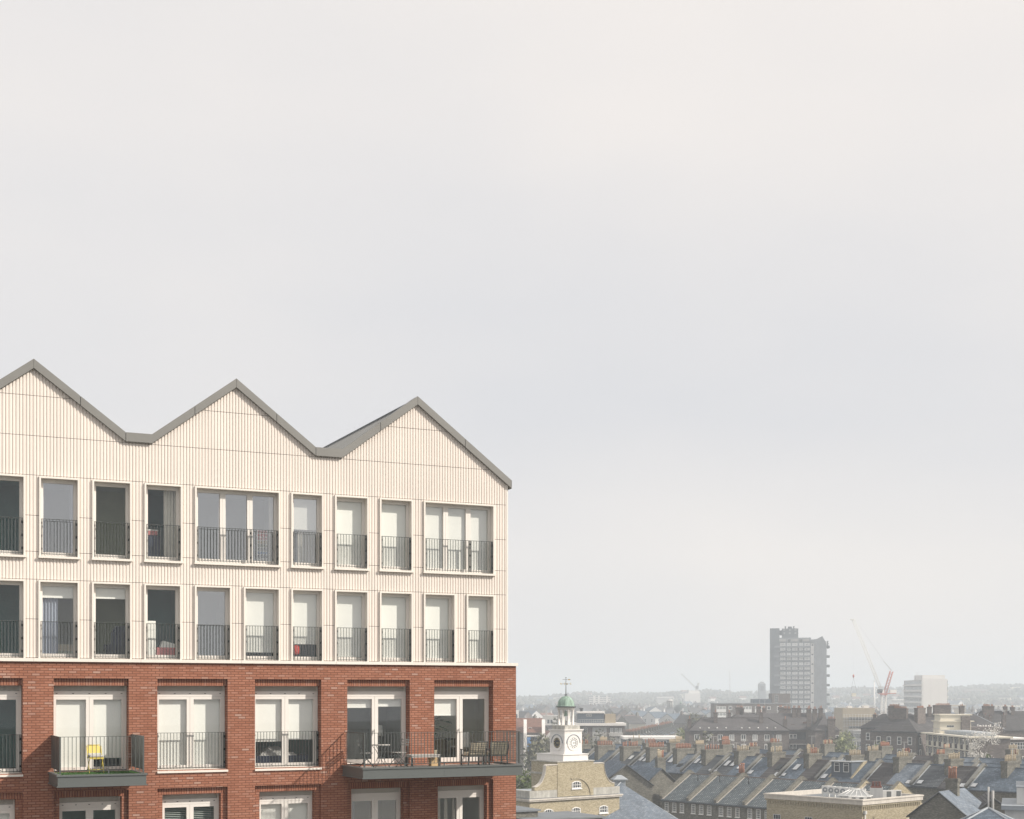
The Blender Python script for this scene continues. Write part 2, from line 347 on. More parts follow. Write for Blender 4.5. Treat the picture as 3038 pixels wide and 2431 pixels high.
# ---- ribbed cladding
op = [(-a, -b, 3.90, 6.235) for a, b in WU] + [(-a, -b, 1.03, 3.265) for a, b in WL]
joints = [(z - .006, z + .006) for z in (8.53, 7.385, 6.262, 5.11, 4.08, 3.285, 2.15, 1.045)]
mb = MB(); P = 0.0928; prof = [(0.0, 0.0), (0.046, 0.0), (0.060, 0.022), (0.079, 0.022), (P, 0.0)]
x = -UL
while x < -0.32 - 1e-3:
    for (a, ya), (b, yb) in zip(prof[:-1], prof[1:]):
        xa, xb = x + a, min(x + b, -0.31); m = (xa + xb) / 2
        if xb <= xa: continue
        za, zb = gz(-xa) + .08, gz(-xb) + .08
        cuts = joints + [(h[2] + .03, h[3] - .03) for h in op if h[0] + .03 < m < h[1] - .03]
        for s0, s1 in ivals(1.035, (za + zb) / 2, cuts):
            top = s1 > min(za, zb) - .2 and abs(s1 - (za + zb) / 2) < 1e-6
            mb.poly([(xa, ya, Z(s0)), (xb, yb, Z(s0)), (xb, yb, Z(zb if top else s1)), (xa, ya, Z(za if top else s1))])
    x += P
mb.build('ribbed_cladding', 'cladding', block)
mb = MB()
us = sorted({-a for a, b in GAB} | {h[0] for h in op} | {h[1] for h in op} | {-0.31}); us = [v for v in us if v <= -0.31]
for a, b in zip(us[:-1], us[1:]):
    m = (a + b) / 2; zt = (gz(-a) + .1, gz(-b) + .1)
    for s0, s1 in ivals(0.95, min(zt), [(h[2] + .02, h[3] - .02) for h in op if h[0] < m < h[1]]):
        top = abs(s1 - min(zt)) < 1e-6
        mb.poly([(a, .034, Z(s0)), (b, .034, Z(s0)), (b, .034, Z(zt[1] if top else s1)), (a, .034, Z(zt[0] if top else s1))])
mb.build('backing_wall', 'joint_shadow', block)
# corner trim and plain side wall
mb = MB(); mb.box(-.36, -.302, -.012, .1, Z(1.035), Z(6.95)); mb.build('corner_trim', 'cream_ledge', block)
mb = MB(); mb.poly([(-.305, .1, Z(.9)), (-.305, 13.5, Z(.9)), (-.305, 13.5, Z(6.9)), (-.305, .1, Z(6.9))])
mb.poly([(-.305, 13.5, Z(.9)), (-UL, 13.5, Z(.9)), (-UL, 13.5, Z(7.4)), (-.305, 13.5, Z(7.4))]); mb.build('side_wall', 'cladding', block)
# ---- coping along the zigzag, in folded pieces with open seams
def off(u, z, d): return (-u, Z(z + d))
mb = MB(); T = 0.265; seam = .008
for (a, za), (b, zb) in zip(GAB[:-1], GAB[1:]):
    ln = a - b; npc = 1 if ln < 1 else 2
    for k in range(npc):
        p, q = k / npc, (k + 1) / npc
        u0, u1 = a - ln * p - (seam if (k or ln < 1) else 0), a - ln * q + (seam if ln > 1 else 0)
        f = lambda u: zb + (za - zb) * (u - b) / (a - b)
        mb.prism([off(u0, f(u0), 0), off(u1, f(u1), 0), off(u1, f(u1), T - .01), off(u0, f(u0), T - .01)], -.10, .42)
        mb.prism([off(u0, f(u0), .01), off(u1, f(u1), .01), off(u1, f(u1), T), off(u0, f(u0), T)], -.085, .40)
mb.box(-.22, -.20, -.10, .42, Z(6.80), Z(7.08))
mb.build('coping', 'zinc', block)
mb = MB()
for (a, za), (b, zb) in zip(GAB[:-1], GAB[1:]):
    mb.poly([(-a, .3, Z(za + .16)), (-b, .3, Z(zb + .16)), (-b, 13.5, Z(zb + .16)), (-a, 13.5, Z(za + .16))])
    if a - b > 1:
        k = 0.55
        while k < 13.4:
            mb.hexa([(-a, k, Z(za + .15)), (-b, k, Z(zb + .15)), (-b, k + .03, Z(zb + .15)), (-a, k + .03, Z(za + .15))],
                    [(-a, k, Z(za + .20)), (-b, k, Z(zb + .20)), (-b, k + .03, Z(zb + .20)), (-a, k + .03, Z(za + .20))]); k += 0.42
mb.build('roof', 'zinc_roof', block)
mb = MB()
for a, za in GAB:
    if za > 9: mb.box(-a - .06, -a + .06, .45, 13.5, Z(za + .14), Z(za + .195))
mb.build('ridge_capping', 'dark_metal', block)
# ---- ledge between cladding and brick
mb = MB(); x = -UL
while x < .02:
    x1 = min(x + 3.0, .045); mb.box(x + .003, x1 - .003, -.075, .30, Z(.935), Z(1.03)); x = x1
mb.build('ledge', 'cream_ledge', block)
# ---- brick front
BR = [(23.53, 21.43), (20.59, 18.49), (17.64, 15.54), (14.70, 12.59), (11.76, 9.66), (8.82, 6.72), (5.87, 3.77), (2.925, 0.83)]
h1 = [(-a, -b, Z(-2.26), Z(.455)) for a, b in BR]; h2 = [(-a, -b, Z(-5.5), Z(-2.80)) for a, b in BR]
mb = MB(); holed(mb, -UL, 0, 0.0, Z(.935), h1 + h2, 0.0)
for h in h1: reveal(mb, h[0], h[1], h[2], h[3], 0, .11, bottom=False); reveal(mb, h[0], h[1], h[2], Z(.25), .11, .40)
for h in h2:
    reveal(mb, h[0], h[1], h[2], h[3], 0, .11); holed(mb, h[0], h[1], h[2], Z(-2.995), [(h[0] + .17, h[1] - .18, Z(-5.3), Z(-2.995))], .11)
    reveal(mb, h[0] + .17, h[1] - .18, Z(-5.3), Z(-2.995), .11, .40)
mb.poly([(0, 0, 0), (0, 13.5, 0), (0, 13.5, Z(.935)), (0, 0, Z(.935))])
mb.poly([(0, 13.5, 0), (-UL, 13.5, 0), (-UL, 13.5, Z(.935)), (0, 13.5, Z(.935))])
mb.build('brick_wall', 'red_brick', block)
for h, z in [(h, .25) for h in h1] + [(h, -2.995) for h in h2]:
    mb = MB(); mb.poly([(h[0], .11, Z(z)), (h[1], .11, Z(z)), (h[1], .11, h[3]), (h[0], .11, h[3])]); mb.build('soldier_course', 'red_soldier', block)
# ---- pieces shared by the windows
def room(win, x0, x1, z0, z1, y, wall, depth=2.8, ceil=None):
    mb = MB(); yb = y + depth
    mb.poly([(x0, yb, z0), (x1, yb, z0), (x1, yb, z1), (x0, yb, z1)], 0)
    mb.poly([(x0, y, z0), (x0, yb, z0), (x0, yb, z1), (x0, y, z1)], 0); mb.poly([(x1, y, z0), (x1, y, z1), (x1, yb, z1), (x1, yb, z0)], 0)
    mb.poly([(x0, y, z1), (x0, yb, z1), (x1, yb, z1), (x1, y, z1)], 2); mb.poly([(x0, y, z0), (x1, y, z0), (x1, yb, z0), (x0, yb, z0)], 1)
    mb.build('room', [wall, 'room_floor', ceil or wall], win, uv=False)
def pleats(mb, x0, x1, y, z0, z1, mi=0, amp=.022, pitch=.085, lean=0.0):
    n = max(3, int((x1 - x0) / pitch * 2)); row = []
    for k in range(n + 1):
        xx = x0 + (x1 - x0) * k / n; yy = y + (amp if k % 2 else -amp)
        row.append((xx, yy))
    for (a, ya), (b, yb) in zip(row[:-1], row[1:]):
        mb.poly([(a, ya, z0), (b, yb, z0), (b + lean, yb, z1), (a + lean, ya, z1)], mi, True)
def railing(win, x0, x1, y, zb, zt, plates=True, mid=False, pitch=.0935):
    mb = MB(); mb.box(x0, x1, y - .022, y + .022, zt - .012, zt); mb.box(x0, x1, y - .012, y + .012, zb + .02, zb + .034)
    n = max(2, round((x1 - x0 - .12) / pitch))
    for k in range(n + 1):
        xx = x0 + .045 + (x1 - x0 - .16) * k / n; mb.box(xx - .0065, xx + .0065, y - .0065, y + .0065, zb, zt - .012)
    if plates:
        for xx in (x0 + .004, x1 - .052): mb.box(xx, xx + .012, y - .03, y + .03, zb, zt - .012); 
        mb.box(x1 - .016, x1 - .004, y - .03, y + .03, zb, zt - .012)
    if mid:
        for xx in (x0 + (x1 - x0) * .66 - .02, x0 + (x1 - x0) * .66 + .02): mb.box(xx - .006, xx + .006, y - .02, y + .02, zb, zt)
    if plates:
        for zz in (.16, .52, .88):
            z = zb + (zt - zb) * zz; mb.box(x1 - .045, x1 + .002, y - .031, y + .031, z - .035, z + .035, 1)
            mb.box(x0 - .002, x0 + .022, y - .031, y + .031, z - .03, z + .03, 1)
            if mid: mb.box(x0 + (x1 - x0) * .66 - .022, x0 + (x1 - x0) * .66 + .022, y - .024, y + .024, z - .03, z + .03, 1)
    mb.build('railing', ['rail_metal', 'bracket'], win, uv=False)
def leaf_frames(mb, x0, x1, z0, z1, ya, yb, xs, top, bot):
    """frame members round the glazed leaves xs=[(a,b)]"""
    mb.box(x0, x1, ya, yb, z1 - top, z1); mb.box(x0, x1, ya, yb, z0, z0 + bot)
    ed = [x0] + [v for a, b in xs for v in (a, b)] + [x1]
    for a, b in zip(ed[0::2], ed[1::2]): mb.box(a, b, ya, yb, z0 + bot, z1 - top)
def blinds(win, leaves, fr, zg0, zg1, y):
    mb = MB(); any_ = False
    for (a, b), f in zip(leaves, fr):
        if f <= 0: continue
        any_ = True; z0 = zg1 - (zg1 - zg0) * f
        mb.box(a - .03, b + .03, y, y + .004, z0, zg1 + .05); mb.box(a - .03, b + .03, y - .008, y + .012, z0 - .02, z0 + .012)
    if any_: mb.build('blind', 'blind', win)
def white_window(uL, uR, zb, zt, look, sill):
    x0, x1 = -uL, -uR; z0, z1 = Z(zb), Z(zt); n = 3 if x1 - x0 > 2 else 1
    win = thing_part('window', block)
    mb = MB(); S = .05
    for a, b in ((x0, x0 + S), (x1 - S, x1)): mb.box(a, b, -.055, .30, z0 + (.06 if sill else 0), z1 - S)
    mb.box(x0, x1, -.055, .30, z1 - S, z1)
    if sill: mb.box(x0 - .02, x1 + .02, -.10, .30, z0, z0 + .06)
    mb.build('surround', 'cream_ledge', win)
    zi = z0 + (.06 if sill else .004)
    mb = MB(); fx0, fx1 = x0 + S + .002, x1 - S - .002; fs = .085
    if n == 1: xs = [(fx0 + fs, fx1 - fs)]
    else:
        wd = (fx1 - fx0 - 2 * fs - 2 * .17) / 3; xs = [(fx0 + fs + k * (wd + .17), fx0 + fs + k * (wd + .17) + wd) for k in range(3)]
    leaf_frames(mb, fx0, fx1, zi, z1 - S - .002, .185, .26, xs, .10, .135)
    for a, b in xs:                                                   # inner bead of each sash, a little deeper
        pass
    mb.box(fx0 + .01, fx1 - .01, .165, .185, zi + .005, zi + .035)
    if n == 3:
        for k in (0, 1): mid = (xs[k][1] + xs[k + 1][0]) / 2; mb.box(mid - .004, mid + .004, .181, .185, zi + .1, z1 - S - .06)
    fr = mb.build('frame', 'cream_frame', win)
    zg0, zg1 = zi + .135, z1 - S - .102
    mb = MB()
    for a, b in xs: mb.poly([(a, .235, zg0), (b, .235, zg0), (b, .235, zg1), (a, .235, zg1)])
    mb.build('pane', look.get('pane', 'glass'), win, uv=False)
    blinds(win, xs, look.get('blind', [0] * n), zg0, zg1, .29)
    cu = look.get('curtain')
    if cu:
        mb = MB()
        for c0, c1, lean in cu: pleats(mb, fx0 + (fx1 - fx0) * c0, fx0 + (fx1 - fx0) * c1, .40, zi, z1, lean=lean)
        mb.build('curtain', look.get('cloth', 'curtain'), win, uv=False)
    room(win, x0 - .15, x1 + .15, zi - .02, z1 - .01, .45 if cu else .31, look.get('room', 'room_dark'), look.get('deep', 1.9), look.get('ceil'))
    railing(win, x0 + S + .012, x1 - S - .012, -.005, z0 + (.10 if sill else .03), z0 + (1.13 if sill else 1.06), mid=n == 3)
    return win
def thing_part(name, parent, loc=(0, 0, 0), rz=0):
    o = bpy.data.objects.new(name, None); COL.objects.link(o); o.parent = parent; o.location = loc; o.rotation_euler = (0, 0, rz); o.empty_display_size = .2
    return o
full = {'blind': [1]}
LU = [dict(), dict(pane='mirror_glass'), full, dict(), dict(pane='half_mirror_glass'),
      dict(room='room_dark'), dict(pane='mirror_glass', room='room_mid', curtain=[(.05, .13, 0), (.8, .98, .04)], cloth='curtain_blue'), dict(room='room_olive', ceil='room_mid'),
      dict(room='room_dark', curtain=[(.58, .99, .0)]), dict(pane='mirror_glass', room='room_mid', curtain=[(.29, .33, .02), (.37, .40, -.02), (.63, .66, .02), (.70, .73, -.02), (.92, .99, 0)], cloth='curtain'),
      dict(pane='mirror_glass', room='room_mid', blind=[.47], curtain=[(.30, .98, 0)]), full, full, {'blind': [1, 1, 1], 'pane': 'half_mirror_glass'}]
LL = [dict(), dict(), full, dict(room='room_olive'), dict(pane='mirror_glass'),
      dict(room='room_dark'), dict(pane='half_mirror_glass', room='room_olive', blind=[.16], curtain=[(.10, .52, 0)], cloth='curtain_blue'), dict(room='room_olive', blind=[.15]),
      dict(room='room_dark'), dict(pane='mirror_glass', room='room_mid'), dict(blind=[.93], room='room_dark', pane='half_mirror_glass'), dict(blind=[.79], room='room_dark', pane='half_mirror_glass'), dict(blind=[.985], pane='half_mirror_glass'), full, full, full]
for (a, b), lk in zip(WU, LU): white_window(a, b, 3.895, 6.235, lk, True)
for (a, b), lk in zip(WL, LL): white_window(a, b, 1.03, 3.265, lk, False)
# ---- windows of the brick storeys
def brick_window(uL, uR, zb, zt, look, rail=True, vents=True, door=False):
    x0, x1 = -uL + .004, -uR - .004; z0, z1 = Z(zb), Z(zt)
    win = thing_part('window', block); Y = .36
    mb = MB(); fr = .055
    mb.box(x0, x1, Y + .09, Y + .12, z1 - .155, z1 - .002, 1)
    k = x0 + .05
    while k < x1 - .06: mb.box(k, k + .019, Y + .012, Y + .085, z1 - .15, z1 - .012, 0); k += .034
    mb.box(x0, x0 + .04, Y, Y + .09, z1 - .155, z1 - .002); mb.box(x1 - .055, x1, Y, Y + .09, z1 - .155, z1 - .002); mb.box(x0 + .04, x1 - .055, Y, Y + .09, z1 - .012, z1 - .002)
    mb.build('louvre', ['louvre', 'louvre_dark'], win)
    zf1 = z1 - .155; zh = zf1 - .165
    mb = MB()
    mb.box(x0, x1, Y, Y + .10, zh, zf1 - .003)
    mid = (x0 + x1) / 2; xs = [(x0 + .11, mid - .105), (mid + .105, x1 - .11 - .03)]
    leaf_frames(mb, x0, x1, z0, zh - .003, Y + .004, Y + .09, xs, .085, .085 if not door else .14)
    mb.box(mid - .006, mid + .006, Y - .004, Y + .004, z0, zh - .003)
    if vents:
        for q in range(5):
            xx = x0 + .12 + (x1 - x0 - .26) * q / 4; mb.box(xx - .024, xx + .024, Y - .003, Y, zf1 - .085, zf1 - .068, 1)
            xx += .03; mb.box(xx - .022, xx + .022, Y - .003, Y + .004, z0 + .03, z0 + .045, 1)
    mb.build('frame', ['cream_frame', 'bracket'], win)
    if not vents:
        mb = MB(); mb.box(mid - .05, mid - .035, Y - .05, Y - .03, z0 + .95, z0 + 1.09); mb.box(mid - .05, mid - .035, Y - .04, Y + .004, z0 + 1.03, z0 + 1.05); mb.build('door_handle', 'zinc', win, uv=False)
    zg0, zg1 = z0 + (.085 if not door else .14), zh - .09
    mb = MB()
    for a, b in xs: mb.poly([(a, Y + .05, zg0), (b, Y + .05, zg0), (b, Y + .05, zg1), (a, Y + .05, zg1)])
    mb.build('pane', look.get('pane', 'glass'), win, uv=False)
    blinds(win, xs, look.get('blind', [0, 0]), zg0, zg1, Y + .15)
    if look.get('mirrored_lines'):
        mb = MB(); k = zg1
        while k > zg0: mb.hexa([(xs[0][0] - .05, Y + .14, k - .012), (xs[1][1] + .05, Y + .14, k - .012), (xs[1][1] + .05, Y + .165, k), (xs[0][0] - .05, Y + .165, k)], [(xs[0][0] - .05, Y + .14, k - .009), (xs[1][1] + .05, Y + .14, k - .009), (xs[1][1] + .05, Y + .165, k + .003), (xs[0][0] - .05, Y + .165, k + .003)]); k -= .055
        mb.build('cladding_reflection', 'room_mid', win, uv=False)  # modelled lines stand in for cladding reflected in the glass
    cu = look.get('curtain')
    if cu:
        mb = MB()
        for c0, c1, lean in cu: pleats(mb, x0 + (x1 - x0) * c0, x0 + (x1 - x0) * c1, Y + .26, z0, z1, lean=lean)
        mb.build('curtain', look.get('cloth', 'curtain'), win, uv=False)
    room(win, x0 - .35, x1 + .35, z0 - .02, z1 - .01, Y + .30 if cu else Y + .18, look.get('room', 'room_dark'), look.get('deep', 2.4), look.get('ceil'))
    if rail:
        mb = MB(); mb.hexa([(x0 - .01, -.045, z0 - .13), (x1 + .01, -.045, z0 - .13), (x1 + .01, Y + .1, z0 - .13), (x0 - .01, Y + .1, z0 - .13)], [(x0 - .01, -.045, z0 - .075), (x1 + .01, -.045, z0 - .075), (x1 + .01, Y + .1, z0 - .004), (x0 - .01, Y + .1, z0 - .004)]); mb.build('sill', 'cream_ledge', win)
        railing(win, x0 + .01, x1 - .012, .27, z0 - .02, z0 + 1.06, pitch=.098)
    return win
L1 = [dict(blind=[1, 1]), dict(), dict(room='room_dark', deep=2.4), dict(blind=[1, .865]), dict(blind=[1, 1]), dict(blind=[.655, .63], room='room_dark'),
      dict(blind=[.135, .115], room='room_mid', deep=2.6, pane='half_mirror_glass'), dict(blind=[.275, 0], room='room_light', deep=1.5)]
for k, ((a, b), lk) in enumerate(zip(BR, L1)):
    brick_window(a, b, -2.215, .25, lk, rail=k in (0, 1, 2, 4, 5), vents=k < 6, door=k >= 6)
L2 = [dict(blind=[1, 1]), dict(), dict(blind=[1, 1], pane='half_mirror_glass'), dict(room='room_dark'), dict(mirrored_lines=True, room='room_dark'), dict(blind=[1, 1], pane='half_mirror_glass'),
      dict(room='room_mid', pane='mirror_glass', curtain=[(.05, .16, 0)], cloth='curtain_blue'), dict(room='room_mid', pane='half_mirror_glass', curtain=[(.08, .17, 0), (.24, .32, 0), (.40, .46, 0)])]
for k, ((a, b), lk) in enumerate(zip(BR, L2)): brick_window(a - .17, b + .18, -5.28, -2.997, lk, rail=False, vents=k not in (0, 6, 7), door=k in (6, 7))
# ---- balconies
def balcony(uL, uR, depth, solid_sides):
    x0, x1 = -uL, -uR; zt, zb = Z(-2.225), Z(-2.565)
    bal = thing_part('balcony', block)
    mb = MB(); e = .03
    mb.box(x0, x1, -depth, -depth + .05, zb + .03, zt - .05); mb.box(x0, x0 + .05, -depth + .05, .0, zb + .03, zt - .05); mb.box(x1 - .05, x1, -depth + .05, .0, zb + .03, zt - .05)
    mb.box(x0 - e, x1 + e, -depth - e, -depth + .09, zt - .05, zt); mb.box(x0 - e, x0 + .09, -depth + .09, 0, zt - .05, zt); mb.box(x1 - .09, x1 + e, -depth + .09, 0, zt - .05, zt)
    mb.box(x0 - e, x1 + e, -depth - e, 0, zb, zb + .03)
    if x1 - x0 > 4: mb.box((x0 + x1) / 2 - .004, (x0 + x1) / 2 + .004, -depth - .003, -depth, zb + .03, zt - .05)
    mb.build('fascia', 'fascia_metal', bal)
    mb = MB(); mb.box(x0 + .05, x1 - .05, -depth + .05, .0, zt - .12, zt - .055); mb.build('deck', 'deck', bal)
    rx0, rx1, ry, rt, rb = x0 + .07, x1 - .07, -depth + .07, Z(-1.175), Z(-2.21)
    mb = MB()
    def run(p, q):
        p = Vector(p); q = Vector(q); d = (q - p); ln = d.length; t = d / ln; s = Vector((-t.y, t.x))
        def bar(c, hw, hd, z0, z1):
            c = Vector(c); r = [c - t * hw - s * hd, c + t * hw - s * hd, c + t * hw + s * hd, c - t * hw + s * hd]
            mb.hexa([(v.x, v.y, z0) for v in r], [(v.x, v.y, z1) for v in r])
        bar((p + q) / 2, ln / 2 - .02, .024, rt - .012, rt); bar((p + q) / 2, ln / 2 - .02, .012, rb + .075, rb + .09)
        n = max(2, round(ln / .108))
        for k in range(1, n): bar(p + d * k / n, .0075, .0075, rb + .075, rt - .012)
        for k in range(int(ln / 1.3) + 1): bar(p + d * min(1, k * 1.3 / ln), .02, .006, rb, rb + .08)
    run((rx0, ry), (rx1, ry))
    for xx in (rx0, rx1): mb.box(xx - .022, xx + .022, ry - .022, ry + .022, rb, rt)
    if not solid_sides: run((rx0, ry), (rx0, -.02)); run((rx1, ry), (rx1, -.02))
    mb.build('railing', 'rail_metal', bal, uv=False)
    if solid_sides:
        for xx in (rx0, rx1):
            mb = MB(); mb.box(xx - .006, xx + .006, ry + .03, -.01, rb + .09, rt - .02); mb.box(xx - .02, xx + .02, ry + .02, -.01, rt - .02, rt)
            for q in (.33, .66): yy = ry * (1 - q); mb.box(xx - .012, xx + .012, yy - .01, yy + .01, rb, rt - .02)
            mb.build('side_panel', 'rail_metal', bal, uv=False)
    return bal
balcony(14.83, 12.44, 1.94, True); balcony(6.02, 0.70, 1.94, False)
# ---------------------------------------------------------------- things on the balconies
ZD = -2.28                                                           # top of the decks
def FT(name, label, cat, u, n, z=ZD, rz=0.0, group=None): return thing(name, label, cat, FW(u, n, z), TH + rz, group)
t = FT('turf_mat', 'bright green artificial turf mat covering the small balcony floor', 'mat', 13.6, .86)
mb = MB(); mb.box(-1.13, 1.13, -.78, .84, .002, .030)
for k in range(900):
    x, y = random.uniform(-1.1, 1.1), random.uniform(-.76, .82); a = random.uniform(0, 6.28); d = .02
    mb.poly([(x, y, .028), (x + d * math.cos(a), y + d * math.sin(a), .028), (x + random.uniform(-.012, .012), y, random.uniform(.045, .065))])
mb.build('turf', 'turf', t, uv=False)
t = FT('folding_chair', 'yellow metal folding chair facing out on the small balcony', 'chair', 13.66, .78, ZD + .035, .06)
mb = MB(); r = .012
for s in (-.20, .20):
    mb.path([(s, -.20, 0), (s, .03, .40), (s, .19, .74)], r)
    mb.path([(s * .92, .24, 0), (s * .92, -.17, .43)], r)
mb.path([(-.20, .19, .74), (-.17, .205, .79), (.17, .205, .79), (.20, .19, .74)], r); mb.tube((-.2, -.14, .10), (.2, -.14, .10), r); mb.tube((-.184, .20, .06), (.184, .20, .06), r)
mb.build('frame', 'yellow_metal', t, uv=False)
mb = MB(); pts = [(-.19, .56), (.19, .56), (.195, .66), (.17, .75), (.11, .785), (-.11, .785), (-.17, .75), (-.195, .66)]
A = mb.idx([(x, .115 + (z - .56) * .42, z) for x, z in pts]); B = mb.idx([(x, .128 + (z - .56) * .42, z) for x, z in pts]); mb.face(A, 0); mb.face(B[::-1], 0)
for i in range(8): mb.face((A[i], B[i], B[(i + 1) % 8], A[(i + 1) % 8]))
mb.build('backrest', 'yellow_metal', t, uv=False)
mb = MB(); mb.box(-.20, .20, -.20, .18, .425, .445); mb.box(-.20, .20, -.215, -.20, .40, .445); mb.build('seat', 'yellow_metal', t, uv=False)
t = FT('seat_cushion', 'grey cushion lying on the yellow folding chair', 'cushion', 13.66, .78, ZD + .48, .06)
mb = MB(); mb.taper(0, -.02, 0.002, .03, .17, .16, .19, .18); mb.taper(0, -.02, .03, .065, .19, .18, .165, .155); mb.build('pad', 'cushion_grey', t, uv=False)
# bistro set
t = FT('bistro_table', 'round bistro table with curved metal legs on the long balcony', 'table', 5.02, .72)
mb = MB(); mb.lathe([(.0, .68), (.29, .68), (.30, .69), (.30, .705), (.0, .706)], 24); mb.build('tabletop', 'table_top', t, uv=False)
for s in (-1, 1):
    for sy in (-.18, .18):
        mb = MB(); mb.path([(s * .22, sy, .68), (s * .10, sy * .8, .52), (s * .03, sy * .6, .36), (s * .10, sy * .8, .18), (s * .24, sy, 0)], .009); mb.build('leg', 'chair_metal', t, uv=False)
def bistro_chair(u, n, rz, label):
    t = FT('bistro_chair', label, 'chair', u, n, ZD, rz, 'bistro chairs on the long balcony')
    mb = MB()
    for k in range(5): mb.box(-.19, .19, -.19 + k * .078, -.13 + k * .078, .44, .455)
    mb.build('seat', 'table_top', t, uv=False)
    mb = MB()
    for z in (.66, .74, .82): mb.box(-.18, .18, .245 + (z - .66) * .2, .26 + (z - .66) * .2, z, z + .05)
    mb.build('backrest', 'table_top', t, uv=False)
    for s in (-.19, .19):
        mb = MB(); mb.path([(s, -.24, 0), (s, .17, .46), (s, .28, .88)], .011); mb.path([(s * .92, .24, 0), (s * .92, -.18, .44)], .011); mb.build('leg', 'chair_metal', t, uv=False)
bistro_chair(5.45, .62, R(70), 'metal bistro chair left of the round balcony table')
bistro_chair(4.42, .70, R(-75), 'slatted bistro chair right of the round balcony table')
t = FT('low_table', 'low dark outdoor table by the brick pier on the long balcony', 'table', 3.62, .75)
mb = MB(); mb.box(-.48, .48, -.28, .28, .345, .375); mb.box(-.46, .46, -.26, .26, .29, .345); mb.build('tabletop', 'table_top', t, uv=False)
for sx in (-1, 1):
    for sy in (-1, 1): mb = MB(); mb.box(sx * .46 - .03, sx * .46 + .03, sy * .25 - .03, sy * .25 + .03, 0, .29); mb.build('leg', 'chair_metal', t, uv=False)
t = FT('storage_box', 'tan cardboard box under the right end of the low balcony table', 'box', 3.22, .66)
mb = MB(); mb.taper(0, 0, 0, .23, .12, .12, .125, .125); mb.box(-.135, .135, -.135, .135, .20, .26); mb.build('carton', 'box_tan', t, uv=False)
def armchair(u, n, rz, label):
    t = FT('garden_armchair', label, 'armchair', u, n, ZD, rz, 'garden armchairs on the long balcony')
    mb = MB(); mb.box(-.30, .30, -.28, .30, .29, .325); mb.build('seat', 'chair_metal', t, uv=False)
    mb = MB()
    for sx in (-.31, .31): mb.tube((sx, -.26, .32), (sx, -.40, .76), .018)
    mb.tube((-.32, -.40, .76), (.32, -.40, .76), .02)
    for k in range(6): mb.box(-.29, .29, -.295 - k * .018, -.285 - k * .018, .36 + k * .062, .372 + k * .062)
    for k in range(7): mb.tube((-.27 + k * .09, -.275, .34), (-.27 + k * .09, -.395, .75), .006, n=4)
    mb.build('backrest', 'chair_metal', t, uv=False)
    mb = MB(); mb.hexa([(-.28, -.27, .34), (.28, -.27, .34), (.28, -.17, .35), (-.28, -.17, .35)], [(-.28, -.385, .735), (.28, -.385, .735), (.28, -.285, .75), (-.28, -.285, .75)]); mb.build('back_cushion', 'cushion_cream', t, uv=False)
    mb = MB(); mb.taper(0, .04, .325, .42, .27, .25, .25, .23); mb.build('seat_cushion', 'cushion_cream', t, uv=False)
    for sx in (-.33, .33): mb = MB(); mb.box(sx - .025, sx + .025, -.26, .30, .50, .525); mb.build('armrest', 'chair_metal', t, uv=False)
    for sx in (-.31, .31):
        for yy in (-.25, .27): mb = MB(); mb.box(sx - .02, sx + .02, yy - .02, yy + .02, 0, .50 if yy > 0 else .32); mb.build('leg', 'chair_metal', t, uv=False)
armchair(1.95, .95, R(3), 'cream cushioned garden armchair nearer the low table')
armchair(1.18, .95, R(-4), 'cream cushioned garden armchair in the balcony right corner')
# ---------------------------------------------------------------- things seen through the windows
def inside(name, label, cat, u, n, z, rz=0): return FT(name, label, cat, u, n, z, rz)
t = inside('potted_plant', 'large leafy house plant behind the half lowered blind of the right balcony door', 'plant', 2.60, -1.0, -2.22)
mb = MB(); mb.lathe([(.16, 0), (.20, .36), (.205, .37), (.17, .37)], 16); mb.build('pot', 'cushion_cream', t, uv=False)
mb = MB(); mb.path([(0, 0, .35), (.03, .02, .7), (-.02, 0, 1.1), (.04, 0, 1.5)], .014); rp = random.Random(3); lf = MB()
for k in range(26):
    a = rp.uniform(0, 6.28); h = rp.uniform(.75, 1.62); L_ = rp.uniform(.22, .5); d = Vector((math.cos(a), math.sin(a) * .35, rp.uniform(-.1, .6))).normalized()
    b = Vector((0, 0, h * .9)); tip = b + d * L_; mb.tube(b, tip, .006, n=4)
    s = d.cross(Vector((0, 0, 1))).normalized(); w_ = rp.uniform(.08, .13); dr = Vector((0, 0, -.10)); e_ = tip + d * .30 + dr
    lf.poly([tip, tip + d * .06 + s * w_, tip + d * .18 + s * w_ * .8 + dr * .5, e_, tip + d * .18 - s * w_ * .8 + dr * .5, tip + d * .06 - s * w_])
mb.build('stem', 'leaf_olive', t, uv=False); lf.build('leaves', 'plant_leaf', t, uv=False)
t = inside('table_lamp', 'white shaded lamp inside the left balcony door', 'lamp', 4.35, -1.5, -2.22)
mb = MB(); mb.lathe([(.12, 0), (.12, .02), (.015, .03), (.015, .95)], 14); mb.build('stand', 'chair_metal', t, uv=False)
mb = MB(); mb.lathe([(.22, .85), (.17, 1.20)], 18); mb.build('lamp_shade', 'blind', t, uv=False)
t = inside('dining_chair', 'white backed dining chair inside the right balcony door', 'chair', 1.55, -1.2, -2.22, R(20))
mb = MB(); mb.box(-.22, .22, -.2, .2, .44, .49); mb.build('seat', 'blind', t, uv=False)
mb = MB(); mb.box(-.22, .22, -.24, -.2, .45, .95); mb.build('backrest', 'blind', t, uv=False)
for sx in (-.19, .19):
    for yy in (-.18, .18): mb = MB(); mb.box(sx - .02, sx + .02, yy - .02, yy + .02, 0, .44); mb.build('leg', 'chair_metal', t, uv=False)
t = inside('dining_table', 'dark dining table inside the right balcony door', 'table', 2.35, -1.52, -2.22)
